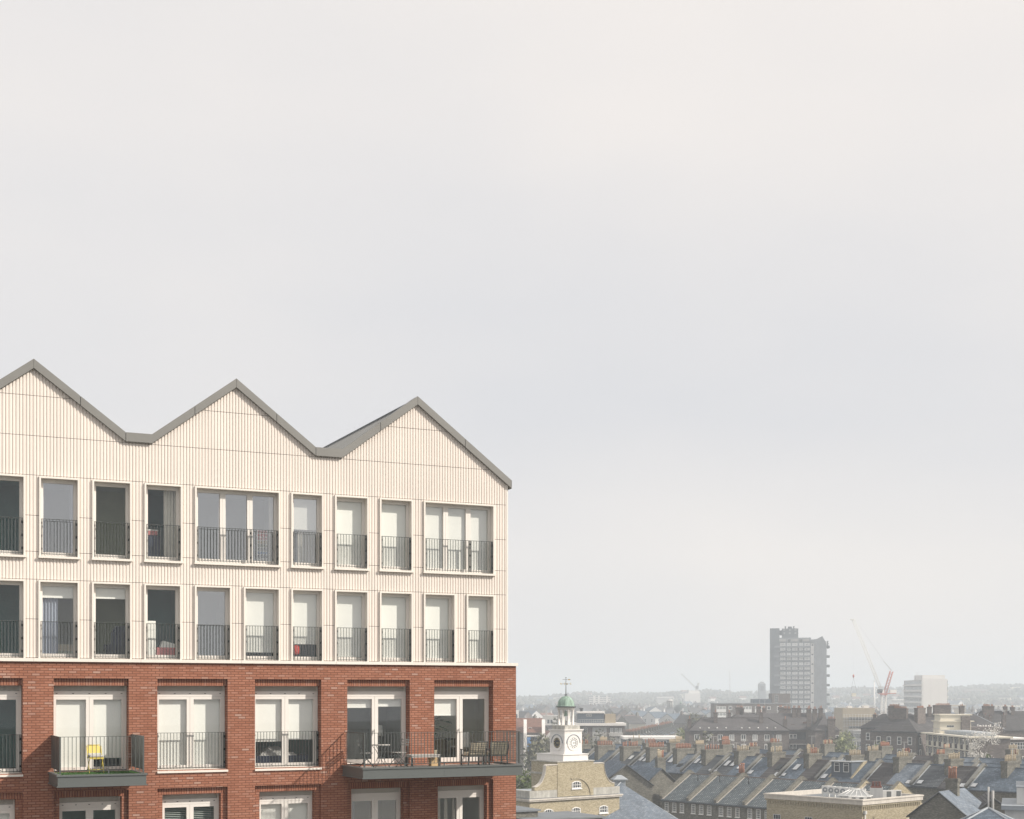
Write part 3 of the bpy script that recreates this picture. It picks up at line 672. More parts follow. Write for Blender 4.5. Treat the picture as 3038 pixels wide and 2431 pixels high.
mb = MB(); mb.box(-.7, .7, -.4, .4, .70, .74); mb.build('tabletop', 'chair_metal', t, uv=False)
for sx in (-.62, .62):
    for yy in (-.34, .34): mb = MB(); mb.box(sx - .03, sx + .03, yy - .03, yy + .03, 0, .70); mb.build('leg', 'chair_metal', t, uv=False)
t = inside('chest_of_drawers', 'white chest of drawers beside the folded bedding in a cream storey window', 'chest of drawers', 11.98, -.62, 1.06)
mb = MB(); mb.box(-.25, .25, -.2, .2, 0, 1.13); mb.build('carcass', 'blind', t, uv=False)
for k in range(4): mb = MB(); mb.box(-.23, .23, -.215, -.202, .05 + k * .27, .29 + k * .27); mb.build('drawer', 'blind', t, uv=False)
t = inside('folded_bedding', 'pile of folded pink and white bedding low in a cream storey window', 'bedding', 11.38, -.62, 1.14)
mb = MB(); mb.taper(0, 0, 0, .20, .33, .24, .32, .23); mb.taper(0, 0, .202, .26, .33, .24, .30, .2); mb.build('pink_blanket', 'pink_cloth', t, uv=False)
mb = MB(); mb.hexa([(-.20, -.2, .262), (.32, -.2, .262), (.32, .2, .262), (-.20, .2, .262)], [(-.12, -.14, .47), (.28, -.16, .36), (.28, .14, .36), (-.12, .14, .45)]); mb.build('white_duvet', 'blind', t, uv=False)
t = inside('divan', 'low grey divan under the folded bedding', 'bed', 11.38, -.62, 1.06); mb = MB(); mb.box(-.36, .36, -.28, .28, 0, .078); mb.build('base', 'cushion_grey', t, uv=False)
t = inside('paper_lantern', 'round red lantern in the window under a three quarter blind', 'lantern', 7.43, -.38, 1.22); mb = MB(); mb.lathe([(.05, 0), (.11, .05), (.12, .16), (.11, .27), (.05, .33)], 16); mb.build('lantern_shade', 'red_lantern', t, uv=False)
t = inside('fabric_organiser', 'hanging chart of small red to blue squares in the left triple window', 'wall chart', 8.45, -.5, 4.14)
cols = ['pink_cloth', 'red_lantern', 'pink_cloth', 'box_tan', 'leaf_spring', 'room_grey', 'blue_panel', 'navy_cloth']; mb = MB(); mb.box(-.17, .17, .0, .01, 0, .95); mb.build('backing', 'blind', t, uv=False); mb = MB()
for r_ in range(8):
    for c_ in range(4): mb.box(-.15 + c_ * .077, -.085 + c_ * .077, -.012, -.002, .85 - r_ * .11, .93 - r_ * .11, r_)
mb.build('squares', cols, t, uv=False)
t = inside('storage_case', 'pink and white box on a dark cabinet in the part curtained window', 'box', 11.92, -.8, 4.78); mb = MB(); mb.box(-.30, .30, -.15, .15, 0, .13); mb.build('case', 'pink_cloth', t, uv=False); mb = MB(); mb.box(-.31, .31, -.16, .16, .132, .165); mb.build('lid', 'blind', t, uv=False)
t = inside('cabinet', 'dark cabinet behind the part curtained window', 'cabinet', 11.92, -.8, 3.98); mb = MB(); mb.box(-.36, .36, -.2, .2, 0, .78); mb.build('carcass', 'navy_cloth', t, uv=False); mb = MB(); mb.box(-.34, -.01, -.215, -.202, .04, .76); mb.box(.01, .34, -.215, -.202, .04, .76); mb.build('door', 'navy_cloth', t, uv=False)
t = inside('lounge_chair', 'dark high backed chair seen through a cream storey window with a short blind', 'chair', 12.82, -.75, 1.06, R(20)); mb = MB(); mb.box(-.28, .28, -.25, .25, .25, .42); mb.build('seat', 'navy_cloth', t, uv=False)
mb = MB(); mb.prism([(-.29, .3), (.29, .3), (.29, .85), (.18, .98), (-.15, .95), (-.29, .75)], -.28, -.2); mb.build('backrest', 'navy_cloth', t, uv=False); mb = MB(); mb.box(-.25, .25, -.2, .2, 0, .25); mb.build('base', 'navy_cloth', t, uv=False)
t = inside('bed', 'cream covered bed end low in a cream storey window', 'bed', 14.42, -.95, 1.06); mb = MB(); mb.box(-.4, .4, -.3, .5, .02, .20); mb.build('base', 'room_olive', t, uv=False); mb = MB(); mb.taper(0, .1, .202, .40, .41, .4, .38, .38); mb.build('mattress', 'cushion_cream', t, uv=False)
t = inside('unmade_bed', 'bed with a heap of grey covers under the two thirds lowered blind', 'bed', 7.8, -1.05, -2.22); mb = MB(); mb.box(-.85, .85, -.4, .6, .02, .30); mb.build('base', 'navy_cloth', t, uv=False); mb = MB(); mb.taper(-.1, 0, .302, .40, .6, .38, .5, .3); mb.taper(-.15, 0, .402, .58, .42, .28, .12, .1); mb.build('covers', 'cushion_grey', t, uv=False)
# ---------------------------------------------------------------- ground, hills
def blank(name, kind, mesh_builder, mats, uv=True):
    o = mesh_builder.build(name, mats, None, uv); o['kind'] = kind; return o
mb = MB(); g = [-6900, -3000, -800, -200, 0, 200, 500, 1200, 3000, 8900]; gy = [-700, -100, 0, 100, 300, 700, 1500, 3500, 8900]
for a, b in zip(g[:-1], g[1:]):
    for c, d in zip(gy[:-1], gy[1:]): mb.poly([(a, c, 0), (b, c, 0), (b, d, 0), (a, d, 0)])
blank('ground', 'structure', mb, 'grass_ground', False)
SIL = [(900, 2068), (1530, 2069), (1620, 2065), (1700, 2060), (1730, 2057), (1800, 2063), (1900, 2063), (2000, 2056), (2100, 2052), (2200, 2055), (2300, 2052), (2460, 2047), (2530, 2044), (2600, 2047), (2700, 2043), (2820, 2042), (2900, 2037), (2960, 2033), (3038, 2034), (3600, 2040)]
def sil(px):
    for (a, ya), (b, yb) in zip(SIL[:-1], SIL[1:]):
        if a <= px <= b: return ya + (yb - ya) * (px - a) / (b - a)
    return SIL[0][1] if px < SIL[0][0] else SIL[-1][1]
def hill_z(x, y):
    px = XC + F * x / max(y, 1); top = zat(sil(px) + 9, 2400)
    t = min(1, max(0, (y - 1250) / 1150)); t = t * t * (3 - 2 * t)
    return max(-.5, top * t + (3 * math.sin(x * .018 + y * .007) + 2 * math.sin(x * .045 - y * .022)) * t * .5 - .4 * (1 - t))
mb = MB(); xs = [-900 + k * 30 for k in range(110)]; ys = [1200 + k * 60 for k in range(30)]
rows = [[mb._p((x, y, hill_z(x, y))) for x in xs] for y in ys]
for ra, rb in zip(rows[:-1], rows[1:]):
    for k in range(len(xs) - 1): mb.face((ra[k], ra[k + 1], rb[k + 1], rb[k]), 0, True)
blank('hills', 'structure', mb, 'hill_ground', False)
# far woods: too many trees to tell apart
ICO = []
def ico():
    p = (1 + 5 ** .5) / 2; v = [Vector(c).normalized() for c in [(-1, p, 0), (1, p, 0), (-1, -p, 0), (1, -p, 0), (0, -1, p), (0, 1, p), (0, -1, -p), (0, 1, -p), (p, 0, -1), (p, 0, 1), (-p, 0, -1), (-p, 0, 1)]]
    f = [(0, 11, 5), (0, 5, 1), (0, 1, 7), (0, 7, 10), (0, 10, 11), (1, 5, 9), (5, 11, 4), (11, 10, 2), (10, 7, 6), (7, 1, 8), (3, 9, 4), (3, 4, 2), (3, 2, 6), (3, 6, 8), (3, 8, 9), (4, 9, 5), (2, 4, 11), (6, 2, 10), (8, 6, 7), (9, 8, 1)]
    return v, f
IV, IFc = ico(); rw = random.Random(11)
mb = MB()
def blob(x, y, z, r, h):
    b = len(mb.v); a = rw.uniform(0, 6.28); c, s = math.cos(a), math.sin(a)
    for v in IV:
        j = rw.uniform(.72, 1.25); px, py = v.x * c - v.y * s, v.x * s + v.y * c
        mb.v.append(Vector((x + px * r * j, y + py * r * j, z + h * .5 + v.z * h * .5 * j)))
    for f in IFc: mb.f.append([b + i for i in f]); mb.m.append(0); mb.s.append(False)
for k in range(5600):
    y = rw.uniform(1300, 2450) if k % 3 else rw.uniform(2150, 2500)
    px = rw.uniform(1000, 3150); x = at(px, y)
    if math.sin(x * .012) + math.sin(y * .010 + x * .006) < -0.75 and y < 2100: continue
    r = rw.uniform(2.2, 4.8); blob(x, y, hill_z(x, y) - 1, r, rw.uniform(5, 9) if k % 3 else rw.uniform(5, 11))
for k in range(1800):
    y = rw.uniform(900, 1400); px = rw.uniform(1000, 3150); blob(at(px, y), y, hill_z(at(px, y), y) - .5, rw.uniform(2.5, 5), rw.uniform(5, 10))
blank('distant_wood', 'stuff', mb, 'wood_mass', False)
# ---------------------------------------------------------------- small repeated meshes
CACHE = {}
def win_mesh(wd, h, nv=2, nh=2, frame='white_frame', glass='far_glass', fw=.07, bar=.045, sill=False, trans=0.0, parts=False):
    """one sash or casement: (frame mesh, pane mesh)"""
    key = (wd, h, nv, nh, frame, glass, fw, bar, sill, trans)
    if key in CACHE: return CACHE[key]
    mb = MB(); x = wd / 2
    mb.box(-x, -x + fw, -.05, .02, 0, h); mb.box(x - fw, x, -.05, .02, 0, h); mb.box(-x + fw, x - fw, -.05, .02, 0, fw); mb.box(-x + fw, x - fw, -.05, .02, h - fw, h)
    for k in range(1, nv): c = -x + wd * k / nv; mb.box(c - bar / 2, c + bar / 2, -.045, .0, fw, h - fw)
    if trans: mb.box(-x + fw, x - fw, -.047, .0, trans - bar / 2, trans + bar / 2)
    else:
        for k in range(1, nh): c = h * k / nh; mb.box(-x + fw, x - fw, -.043, .0, c - bar / 2, c + bar / 2)
    if sill: mb.box(-x - .08, x + .08, -.12, .0, -.10, -.003)
    o = mb.build('window', frame, None, uv=False); f = o.data; bpy.data.objects.remove(o)
    mb = MB(); mb.poly([(-x + fw, -.02, fw), (x - fw, -.02, fw), (x - fw, -.02, h - fw), (-x + fw, -.02, h - fw)]); o = mb.build('pane', glass, None, uv=False); p = o.data; bpy.data.objects.remove(o)
    CACHE[key] = (f, p); return f, p
def window(parent, x, y, z, wd, h, rz=0.0, **kw):
    f, p = win_mesh(wd, h, **kw); o = link('window', f, parent, (x, y, z), rz); link('pane', p, o); return o
def pot_mesh(mat, h=.75, r=.15):
    key = ('pot', mat, h, r)
    if key not in CACHE:
        mb = MB(); mb.lathe([(r * 1.05, 0), (r * .85, h * .7), (r * .85, h * .86), (r * 1.08, h * .88), (r * 1.08, h), (r * .7, h), (r * .7, h * .9)], 9)
        o = mb.build('chimney_pot', mat, None, uv=False); CACHE[key] = o.data; bpy.data.objects.remove(o)
    return CACHE[key]
def stack(parent, x, y, z0, z1, tx, ly, pots, brick='sooty_brick', pm='pot_red', r=.115, ph=.72, along='y', rng=random):
    """chimney stack with corbelled head, and its pots"""
    mb = MB(); hx, hy = tx / 2, ly / 2
    mb.box(x - hx, x + hx, y - hy, y + hy, z0, z1 - .42); mb.box(x - hx - .04, x + hx + .04, y - hy - .04, y + hy + .04, z1 - .95, z1 - .86)
    mb.box(x - hx - .05, x + hx + .05, y - hy - .05, y + hy + .05, z1 - .42, z1 - .27); mb.box(x - hx - .11, x + hx + .11, y - hy - .11, y + hy + .11, z1 - .27, z1 - .12); mb.box(x - hx - .04, x + hx + .04, y - hy - .04, y + hy + .04, z1 - .12, z1)
    c = mb.build('chimney', brick, parent)
    if rng.random() < .4:
        mb = MB(); ax, az = x + hx * .6, z1 + rng.uniform(1.2, 2.4); mb.tube((ax, y, z1 - .6), (ax, y, az), .035, n=4); mb.tube((ax - .6, y - .2, az - .05), (ax + .6, y + .2, az - .05), .025, n=4)
        for q in range(5): u = -.5 + q * .25; mb.tube((ax + u + .1, y + u * .33 - .28, az - .05), (ax + u - .1, y + u * .33 + .28, az - .05), .018, n=3)
        mb.build('aerial', 'scaffold', c, uv=False)
    if rng.random() < .3:
        mb = MB(); q = Vector((x - hx - .12, y - hy * .4, z1 - 1.2)); d = Vector((-.7, -.6, .4)).normalized(); mb.tube(q, q + d * .05, .33, .36, 12); mb.tube(q, Vector((x - hx, y - hy * .4, z1 - 1.2)), .03, n=4); mb.build('satellite_dish', 'grey_white', c, uv=False)
    ln = ly if along == 'y' else tx
    for k in range(pots):
        m = pm if isinstance(pm, str) else rng.choice(pm)
        d = -ln / 2 + .18 + (ln - .36) * (k + .5) / pots
        if rng.random() < .07 and pots > 4: continue
        hh = rng.choice((ph, ph, ph * 1.15, ph * .9))
        link('chimney_pot', pot_mesh(m, hh, r), c, (x + (d if along == 'x' else 0), y + (d if along == 'y' else 0), z1))
    return c
def on_slope(x, t, df, ze, zr, lift=0.0):
    sl = (zr - ze) / df; n = Vector((0, -sl, 1)).normalized()
    return Vector((x, -df * (1 - t), ze + (zr - ze) * t)) + n * lift
def skylight(parent, x, t, wd, ln, df, ze, zr, glass='sky_reflect_pane', open_=0.0):
    s = Vector((0, df, zr - ze)).length; dt = ln / s
    q = [(x, t), (x + wd, t), (x + wd, t + dt), (x, t + dt)]
    mb = MB(); mb.hexa([on_slope(a, b, df, ze, zr, .0) for a, b in q], [on_slope(a, b, df, ze, zr, .10) for a, b in q]); o = mb.build('skylight', 'dark_metal', parent, uv=False)
    e = .05; q = [(x + e, t + e / s), (x + wd - e, t + e / s), (x + wd - e, t + dt - e / s), (x + e, t + dt - e / s)]
    mb = MB(); mb.poly([on_slope(a, b, df, ze, zr, .108 + (open_ if b < t + dt / 2 else 0)) for a, b in q]); mb.build('pane', glass, o, uv=False)
def house(name, label, x, y, rz, wd, zr, ze, df, db, roof, wall, cat='house', group=None, parapet='coping', chim=None, sky=(), wins=(), last=False, dormer=None, rng=random, flue=None, pw=.36, hp=.30, aerial=None, front_detail=None):
    t = thing(name, label, cat, (x, y, 0), rz, group)
    mb = MB(); mb.box(0, wd, -df, db, 0, ze - .05); mb.build('wall', wall, t)
    sl = (zr - ze) / df; zb = zr - sl * db
    mb = MB(); T = .14
    mb.hexa([(0, -df - .25, ze - sl * .25 - T), (wd, -df - .25, ze - sl * .25 - T), (wd, 0, zr - T), (0, 0, zr - T)], [(0, -df - .25, ze - sl * .25), (wd, -df - .25, ze - sl * .25), (wd, 0, zr), (0, 0, zr)])
    mb.hexa([(0, 0, zr - T), (wd, 0, zr - T), (wd, db, zb - T), (0, db, zb - T)], [(0, 0, zr), (wd, 0, zr), (wd, db, zb), (0, db, zb)])
    rf = mb.build('roof', roof, t)
    mb = MB(); k = 0.0
    while k < wd - .05: k1 = min(wd, k + .45); mb.hexa([(k + .01, -.14, zr - .06), (k1 - .01, -.14, zr - .06), (k1 - .01, .14, zr - .06), (k + .01, .14, zr - .06)], [(k + .01, -.05, zr + .10), (k1 - .01, -.05, zr + .10), (k1 - .01, .05, zr + .10), (k + .01, .05, zr + .10)]); k = k1
    mb.build('ridge_tiles', 'brown_brick' if roof in ('pantile', 'brown_tile') else 'slate', t)
    mb = MB(); mb.box(0, wd, -df - .36, -df - .25, ze - sl * .25 - .22, ze - sl * .25 - .10); mb.build('gutter', 'dark_metal', t, uv=False)
    for xx in (([0] if pw else []) + ([wd] if last else [])):
        mb = MB()
        mb.prismx([(-df - .10, ze - 1.0), (0, zr - .5), (db, zb - .6), (db, zb + hp), (0, zr + hp + .15), (-df - .10, ze + hp - .05)], xx - (pw or .36) / 2, xx + (pw or .36) / 2, 0)
        mb.prismx([(-df - .16, ze + hp - .04), (0, zr + hp + .155), (db, zb + hp + .005), (db, zb + hp + .08), (0, zr + hp + .24), (-df - .16, ze + hp + .05)], xx - (pw or .36) / 2 - .05, xx + (pw or .36) / 2 + .05, 1)
        mb.build('party_wall', [wall, parapet], t)
        mb = MB(); a = [on_slope(xx + (pw or .36) / 2, 0, df, ze, zr, .012), on_slope(xx + (pw or .36) / 2 + .22, 0, df, ze, zr, .012), on_slope(xx + (pw or .36) / 2 + .22, 1, df, ze, zr, .012), on_slope(xx + (pw or .36) / 2, 1, df, ze, zr, .012)]
        if xx < wd: mb.poly(a); mb.build('flashing', 'flashing' if parapet != 'mossy_coping' else 'pale_stone', t, uv=False)
        if xx == wd and last: 
            mb = MB(); mb.prismx([(-df, 0), (db, 0), (db, zb - .1), (0, zr - .1), (-df, ze - .1)], wd - .05, wd + .17); mb.build('gable_wall', wall, t)
    if chim:
        c = dict(dict(len=3.2, top=zr + .9, y=-.7, pots=8, pm='pot_red', tx=.75, x=0), **chim)
        stack(t, c['x'], c['y'], ze + .4, c['top'], c['tx'], c['len'], c['pots'], c.get('brick', wall), c['pm'], rng=rng)
    for s_ in sky: skylight(t, *s_[:4], df, ze, zr, *s_[4:6])
    for (wx, wz, ww, wh) in wins: window(t, wx, -df, wz, ww, wh, nv=3, nh=4, sill=True, fw=.09, bar=.05)
    if wins:
        mb = MB()
        for (wx, wz, ww, wh) in wins: mb.box(wx - ww / 2 - .1, wx + ww / 2 + .1, -df - .012, -df + .01, wz + wh + .01, wz + wh + .26)
        mb.build('lintel', 'pot_dark', t, uv=False)
    if flue: mb = MB(); p = on_slope(flue, .75, df, ze, zr); mb.tube(p, p + Vector((0, 0, .75)), .07); mb.tube(p + Vector((0, 0, .75)), p + Vector((0, 0, .9)), .11); mb.build('vent_pipe', 'dark_metal', t, uv=False)
    if aerial:
        mb = MB(); ax, ay, az = aerial; mb.tube((ax, ay, zr - .2), (ax, ay, az), .03, n=4); mb.tube((ax - .7, ay, az - .1), (ax + .7, ay, az - .1), .02, n=4)
        for k in range(6): mb.tube((ax - .6 + k * .24, ay - .3, az - .1), (ax - .6 + k * .24, ay + .3, az - .1), .015, n=4)
        mb.build('aerial', 'scaffold', t, uv=False)
    if dormer:
        x0, x1 = dormer
        mb = MB(); yf = -df * .80; z0 = ze + (zr - ze) * .18; mb.box(x0, x1, yf, -.2, z0, zr + .02); d_ = mb.build('dormer', 'navy_cladding', t)
        mb = MB(); mb.box(x0 - .2, x1 + .2, yf - .25, .1, zr + .022, zr + .15); mb.build('dormer_roof', 'lead', d_, uv=False)
        mb = MB(); mb.box(x0 - .1, x1 + .1, yf - .30, yf - .25, zr + .03, zr + .17); mb.build('fascia_board', 'white_frame', d_, uv=False)
        for q in (.28, .74): window(d_, x0 + (x1 - x0) * q, yf, z0 + .75, .95, 1.35, nv=1, nh=1, trans=.95)
        for xx in (x0 - .3, x1 + .02):
            mb = MB(); mb.prismx([(yf - .4, z0 - .1), (.1, z0 - .1), (.1, zr + .1), (-.8, zr + .1)], xx, xx + .28); mb.build('dormer_cheek', 'stock_brick', d_)
    return t
EA = R(-49); ex, ey = math.cos(EA), math.sin(EA); px_, py_ = -ey, ex      # along the terraces, and back from the street
rt = random.Random(5)
def along(p0, t, back=0.0): return p0[0] + ex * t + px_ * back, p0[1] + ey * t + py_ * back
# ---- pantiled terrace in front
A0 = (26.8, 209.7)
for k in range(7):
    x, y = along(A0, k * 5.2)
    wz = [(1.05, 3.75, .78, 1.35), (2.55, 3.75, .78, 1.35), (4.05, 3.75, .78, 1.35)]
    lab = 'brick house with grey pantiles and three sash windows, %s from left in the front terrace' % ORD[k] if k < 6 else 'brick end house with pantiles and a bare brick gable, nearest in the front terrace'
    house('terraced_house', lab, x, y, EA, 5.2, 9.0, 5.55, 6.2, 6.2, 'pantile', 'sooty_brick' if k < 6 else 'stock_brick', group='houses of the pantiled front terrace', parapet='mossy_coping', wins=wz, last=k == 6, flue=(3.0, 2.0, 2.2, None, None, 2.6, None)[k], rng=rt, pw=.42, hp=.36)
x, y = along(A0, 8.2, 2.2)
t = thing('chimney_stack', 'small brick chimney stack with tall red pots behind the front terrace ridge', 'chimney', (x, y, 0), EA)
mb = MB(); mb.box(-.55, .55, -.45, .45, 0, 9.35); mb.box(-.64, .64, -.54, .54, 9.0, 9.18); mb.build('shaft', 'sooty_brick', t)
for k, dx in enumerate((-.35, 0, .35)): link('chimney_pot', pot_mesh('pot_red', 1.5 if k else 1.2, .15), t, (dx, 0, 9.35))
# ---- second terrace: narrow slate and tile fronted houses in pairs, a stack in the middle of each pair
B0 = (27.0, 235.0)
TT = [-24.8, -18.6, -12.4, -6.2, 0, 6.17, 12.5, 19.1, 25.9, 33.05, 41.2, 49.3, 57.8, 66.3, 74.8]
HH = []
for a, b in zip(TT[:-1], TT[1:]): HH += [a, (a + b) / 2]
HH.append(TT[-1]); HH[19] = 35.0
names = {'slate': 'slate', 'pale_slate': 'pale grey slate', 'dark_tile': 'dark ribbed tile', 'brown_tile': 'brown tile'}
SKY2 = {5: [(.9, .55, .8, 1.2)], 6: [(.5, .48, .75, 1.3), (1.6, .45, .7, 1.2)], 8: [(1.1, .48, 1.0, 1.5)], 9: [(.9, .28, .9, .9, 'far_glass', .35)], 10: [(.7, .48, .75, 1.4), (1.9, .50, .7, .9)], 11: [(2.0, .14, .7, .6)], 12: [(.9, .44, .8, 1.5), (2.2, .44, .8, 1.5), (.1, .08, .7, .7)],
        13: [(.8, .30, .8, 1.5), (2.3, .14, .7, .7)], 14: [(.4, .10, .9, 1.0)], 15: [(1.5, .38, .9, 1.5, 'far_glass'), (2.3, .03, .9, 1.2)], 16: [(1.3, .40, .9, 1.6), (.3, .06, .8, .8)], 18: [(.5, .06, .9, 1.2)], 21: [(2.9, .03, .9, .9)], 22: [(.6, .05, .9, .9)], 23: [(3.0, .03, .9, .9)], 24: [(.4, .05, .9, .9)]}
RM2 = dict(enumerate(['slate', 'dark_tile', 'slate', 'slate', 'pale_slate', 'dark_tile', 'slate', 'slate', 'slate', 'pale_slate', 'slate', 'dark_tile', 'dark_tile', 'slate', 'slate', 'brown_tile', 'slate', 'brown_tile', 'slate', 'slate', 'brown_tile', 'pale_slate', 'dark_tile', 'brown_tile', 'slate', 'slate', 'dark_tile', 'slate']))
PK2 = {1: ('pot_red', 9), 3: ('pot_red', 9), 5: ('pot_red', 10), 7: ('pot_red', 10), 9: ('pot_red', 10), 11: ('pot_red', 6), 13: ('pot_buff', 7), 15: ('pot_buff', 7), 17: (('pot_dark', 'pot_red', 'pot_buff'), 7), 19: ('pot_buff', 7), 21: ('pot_buff', 7), 23: ('pot_buff', 7), 25: ('pot_buff', 7), 27: ('pot_buff', 7)}
NS = {0: 'plain', 1: 'one rooflight', 2: 'two rooflights', 3: 'three rooflights'}
def row_house(k, base, back, rowname, n0, W, zr, ze, df, db, roof, wall, chim, sky, **kw):
    x, y = along(base, k * W, back); ns = len(sky)
    lab = '%s roofed house, %s%s, %s from left, %s' % (names[roof], 'chimney and ' if chim else '', 'no rooflight' if not ns else NS[ns], ORD[k - n0], rowname)
    return house('terraced_house', lab, x, y, EA, W, zr, ze, df, db, roof, wall, group='houses of the %s' % rowname, chim=chim, sky=sky, rng=rt, **kw)
for k in range(28):
    x, y = along(B0, HH[k]); W = HH[k + 1] - HH[k]; c = None; sk = SKY2.get(k, [])
    if k in PK2: c = dict(pm=PK2[k][0], pots=PK2[k][1], len=4.2 if k < 12 else 3.3, top=12.0, y=-.5, tx=.95, x=2.1 if k == 19 else 0)
    dz = 0.05 * math.sin(k * 2.1)
    if k == 19: lab = 'house with a dark box dormer of two white windows in the rooflight terrace'
    else: lab = '%s roofed house, %s%s, %s from left, rooflight terrace' % (names[RM2[k]], 'chimney and ' if c else '', NS[len(sk)] if sk else 'no rooflight', ORD[k] if k < 20 else ('twenty ' + ORD[k - 20]))
    house('terraced_house', lab, x, y, EA, W, 10.97 + dz, 8.27 + dz, 4.5, 4.5, RM2[k], 'sooty_brick', group='houses of the rooflight terrace', chim=c, sky=sk, rng=rt, last=k == 27, pw=0 if k % 2 else .36, dormer=(.15, 3.7) if k == 19 else None, aerial=(1.2, .4, 13.2) if k in (3, 12) else None)
# ---- third terrace
for k in range(-9, 8):
    c = dict(pm=rt.choice(['pot_red', 'pot_buff', ('pot_red', 'pot_buff', 'pot_dark')]), pots=rt.randint(6, 11), len=rt.choice([2.6, 3.4]), top=11.7 + rt.uniform(-.2, .3), y=-.4, tx=.85) if (k % 2 or rt.random() < .35) else None
    s = [] if rt.random() < .45 else [(rt.uniform(1.8, 2.8), .45, .8, 1.5)] + ([(4.2, .45, .8, 1.5)] if rt.random() < .4 else [])
    row_house(k, A0, 38.5, 'middle terrace', -9, 6.3, 10.3, 7.6, 4.5, 4.5, rt.choice(['slate', 'slate', 'pale_slate', 'dark_tile', 'brown_tile']), 'sooty_brick', c, s, last=k == 7)
# ---- fourth terrace, only chimneys and ridges show
for k in range(-12, 7):
    c = dict(pm=rt.choice(['pot_red', 'pot_buff', ('pot_red', 'pot_buff')]), pots=rt.randint(5, 10), len=rt.choice([2.4, 3.2]), top=11.6 + rt.uniform(-.3, .4), y=.2, tx=.9) if k % 2 else None
    row_house(k, A0, 60, 'far terrace', -12, 6.3, 10.0, 7.4, 4.5, 4.5, rt.choice(['slate', 'slate', 'pale_slate', 'brown_tile']), 'sooty_brick', c, [], last=k == 6)
# ---- back extensions and the gabled houses between the terraces
def gabled(name, label, x, y, rz, wd, dp, ze, zr, roof, wall, wins=(), chim=None):
    """gable faces local -y; ridge runs back along y"""
    t = thing(name, label, 'house', (x, y, 0), rz)
    mb = MB(); mb.prism([(-wd / 2, 0), (wd / 2, 0), (wd / 2, ze), (0, zr), (-wd / 2, ze)], 0, dp); mb.build('wall', wall, t)
    mb = MB(); T = .14; o = .25; sl = (zr - ze) / (wd / 2)
    for s in (-1, 1):
        a, b = s * (wd / 2 + o), 0; z0 = ze - sl * o
        q = [(a, -.15), (b, -.15), (b, dp), (a, dp)]; q = q if s < 0 else q[::-1]
        zz = lambda x_: (z0 if abs(x_) > .01 else zr)
        mb.hexa([(p[0], p[1], zz(p[0]) + .01) for p in q], [(p[0], p[1], zz(p[0]) + T) for p in q])
    mb.build('roof', roof, t)
    mb = MB()
    for s in (-1, 1): mb.tube((s * (wd / 2 + o), -.17, ze - sl * o + .05), (0, -.17, zr + .05), .09, n=4)
    mb.build('verge', 'dark_metal', t, uv=False)
    for wx, wz, ww, wh in wins: window(t, wx, 0, wz, ww, wh, nv=2, nh=2, fw=.12, bar=.06, sill=True)
    if chim: stack(t, chim[0], chim[1], zr - 1.5, chim[2], chim[3], .7, chim[4], wall, ('pot_red', 'pot_buff'), along='x', ph=1.1)
    return t
gabled('gabled_house', 'dark brick gabled house with a sash window right of the roof plant building', at(2786, 148), 148, R(-38), 6.6, 7.5, 7.9, 10.5, 'pale_slate', 'sooty_brick', wins=[(.9, 5.4, .95, 1.5)], chim=(.2, 3.4, 11.9, 1.3, 4))
t = gabled('gabled_house', 'dark brick house with a grey pipe beside the white stepped building', at(2948, 150), 150, R(-14), 7.4, 9, 7.0, 9.7, 'brown_tile', 'sooty_brick', wins=[(-1.3, 5.2, .9, 1.5)])
mb = MB(); mb.tube((-.1, -.2, 6.6), (-.1, -.2, 10.6), .14); mb.tube((-.55, -.2, 6.0), (-.55, -.2, 11.0), .1); mb.build('flue_pipe', 'pale_concrete', t, uv=False)
gabled('gabled_house', 'brown brick gable with a thin aerial behind the clock tower shoulder', at(1858, 205), 205, R(5), 7.8, 16, 7.6, 10.5, 'slate', 'sooty_brick')
gabled('gabled_house', 'slate roofed back wing with a small dark gable beside the pantiled terrace', at(1962, 212), 212, R(28), 6.2, 14, 7.2, 9.6, 'slate', 'sooty_brick', chim=(2.2, 3.5, 11.2, 1.5, 6))
def hipped(name, label, x, y, rz, wd, dp, ze, zr, roof, wall, lantern=None, eave=.35, ridge=None, cat='building'):
    t = thing(name, label, cat, (x, y, 0), rz)
    mb = MB(); mb.box(-wd / 2, wd / 2, 0, dp, 0, ze); mb.build('wall', wall, t)
    mb = MB(); h = min(wd, dp) / 2; r0 = (-wd / 2 + h, h) if wd >= dp else (0, h); r1 = (wd / 2 - h, h) if wd >= dp else (0, dp - h)
    if ridge is not None: r0, r1 = ridge
    e = eave; c = [(-wd / 2 - e, -e, ze), (wd / 2 + e, -e, ze), (wd / 2 + e, dp + e, ze), (-wd / 2 - e, dp + e, ze)]
    a = (r0[0], r0[1], zr); b = (r1[0], r1[1], zr)
    if wd >= dp: mb.poly([c[0], c[1], b, a]); mb.poly([c[1], c[2], b]); mb.poly([c[2], c[3], a, b]); mb.poly([c[3], c[0], a])
    else: mb.poly([c[0], c[1], a]); mb.poly([c[1], c[2], b, a]); mb.poly([c[2], c[3], b]); mb.poly([c[3], c[0], a, b])
    mb.poly([(p[0], p[1], ze - .12) for p in c][::-1])
    for i in range(4): p, q = c[i], c[(i + 1) % 4]; mb.poly([(p[0], p[1], ze - .12), (q[0], q[1], ze - .12), q, p])
    rf = mb.build('roof', roof, t)
    mb = MB()
    for p in (c[0], c[3]): mb.tube(p, a, .10, n=4)
    for p in (c[1], c[2]): mb.tube(p, b, .10, n=4)
    mb.tube(a, b, .10, n=4); mb.build('hip_tiles', 'lead' if roof != 'estate_tile' else 'brown_tile', t, uv=False)
    return t
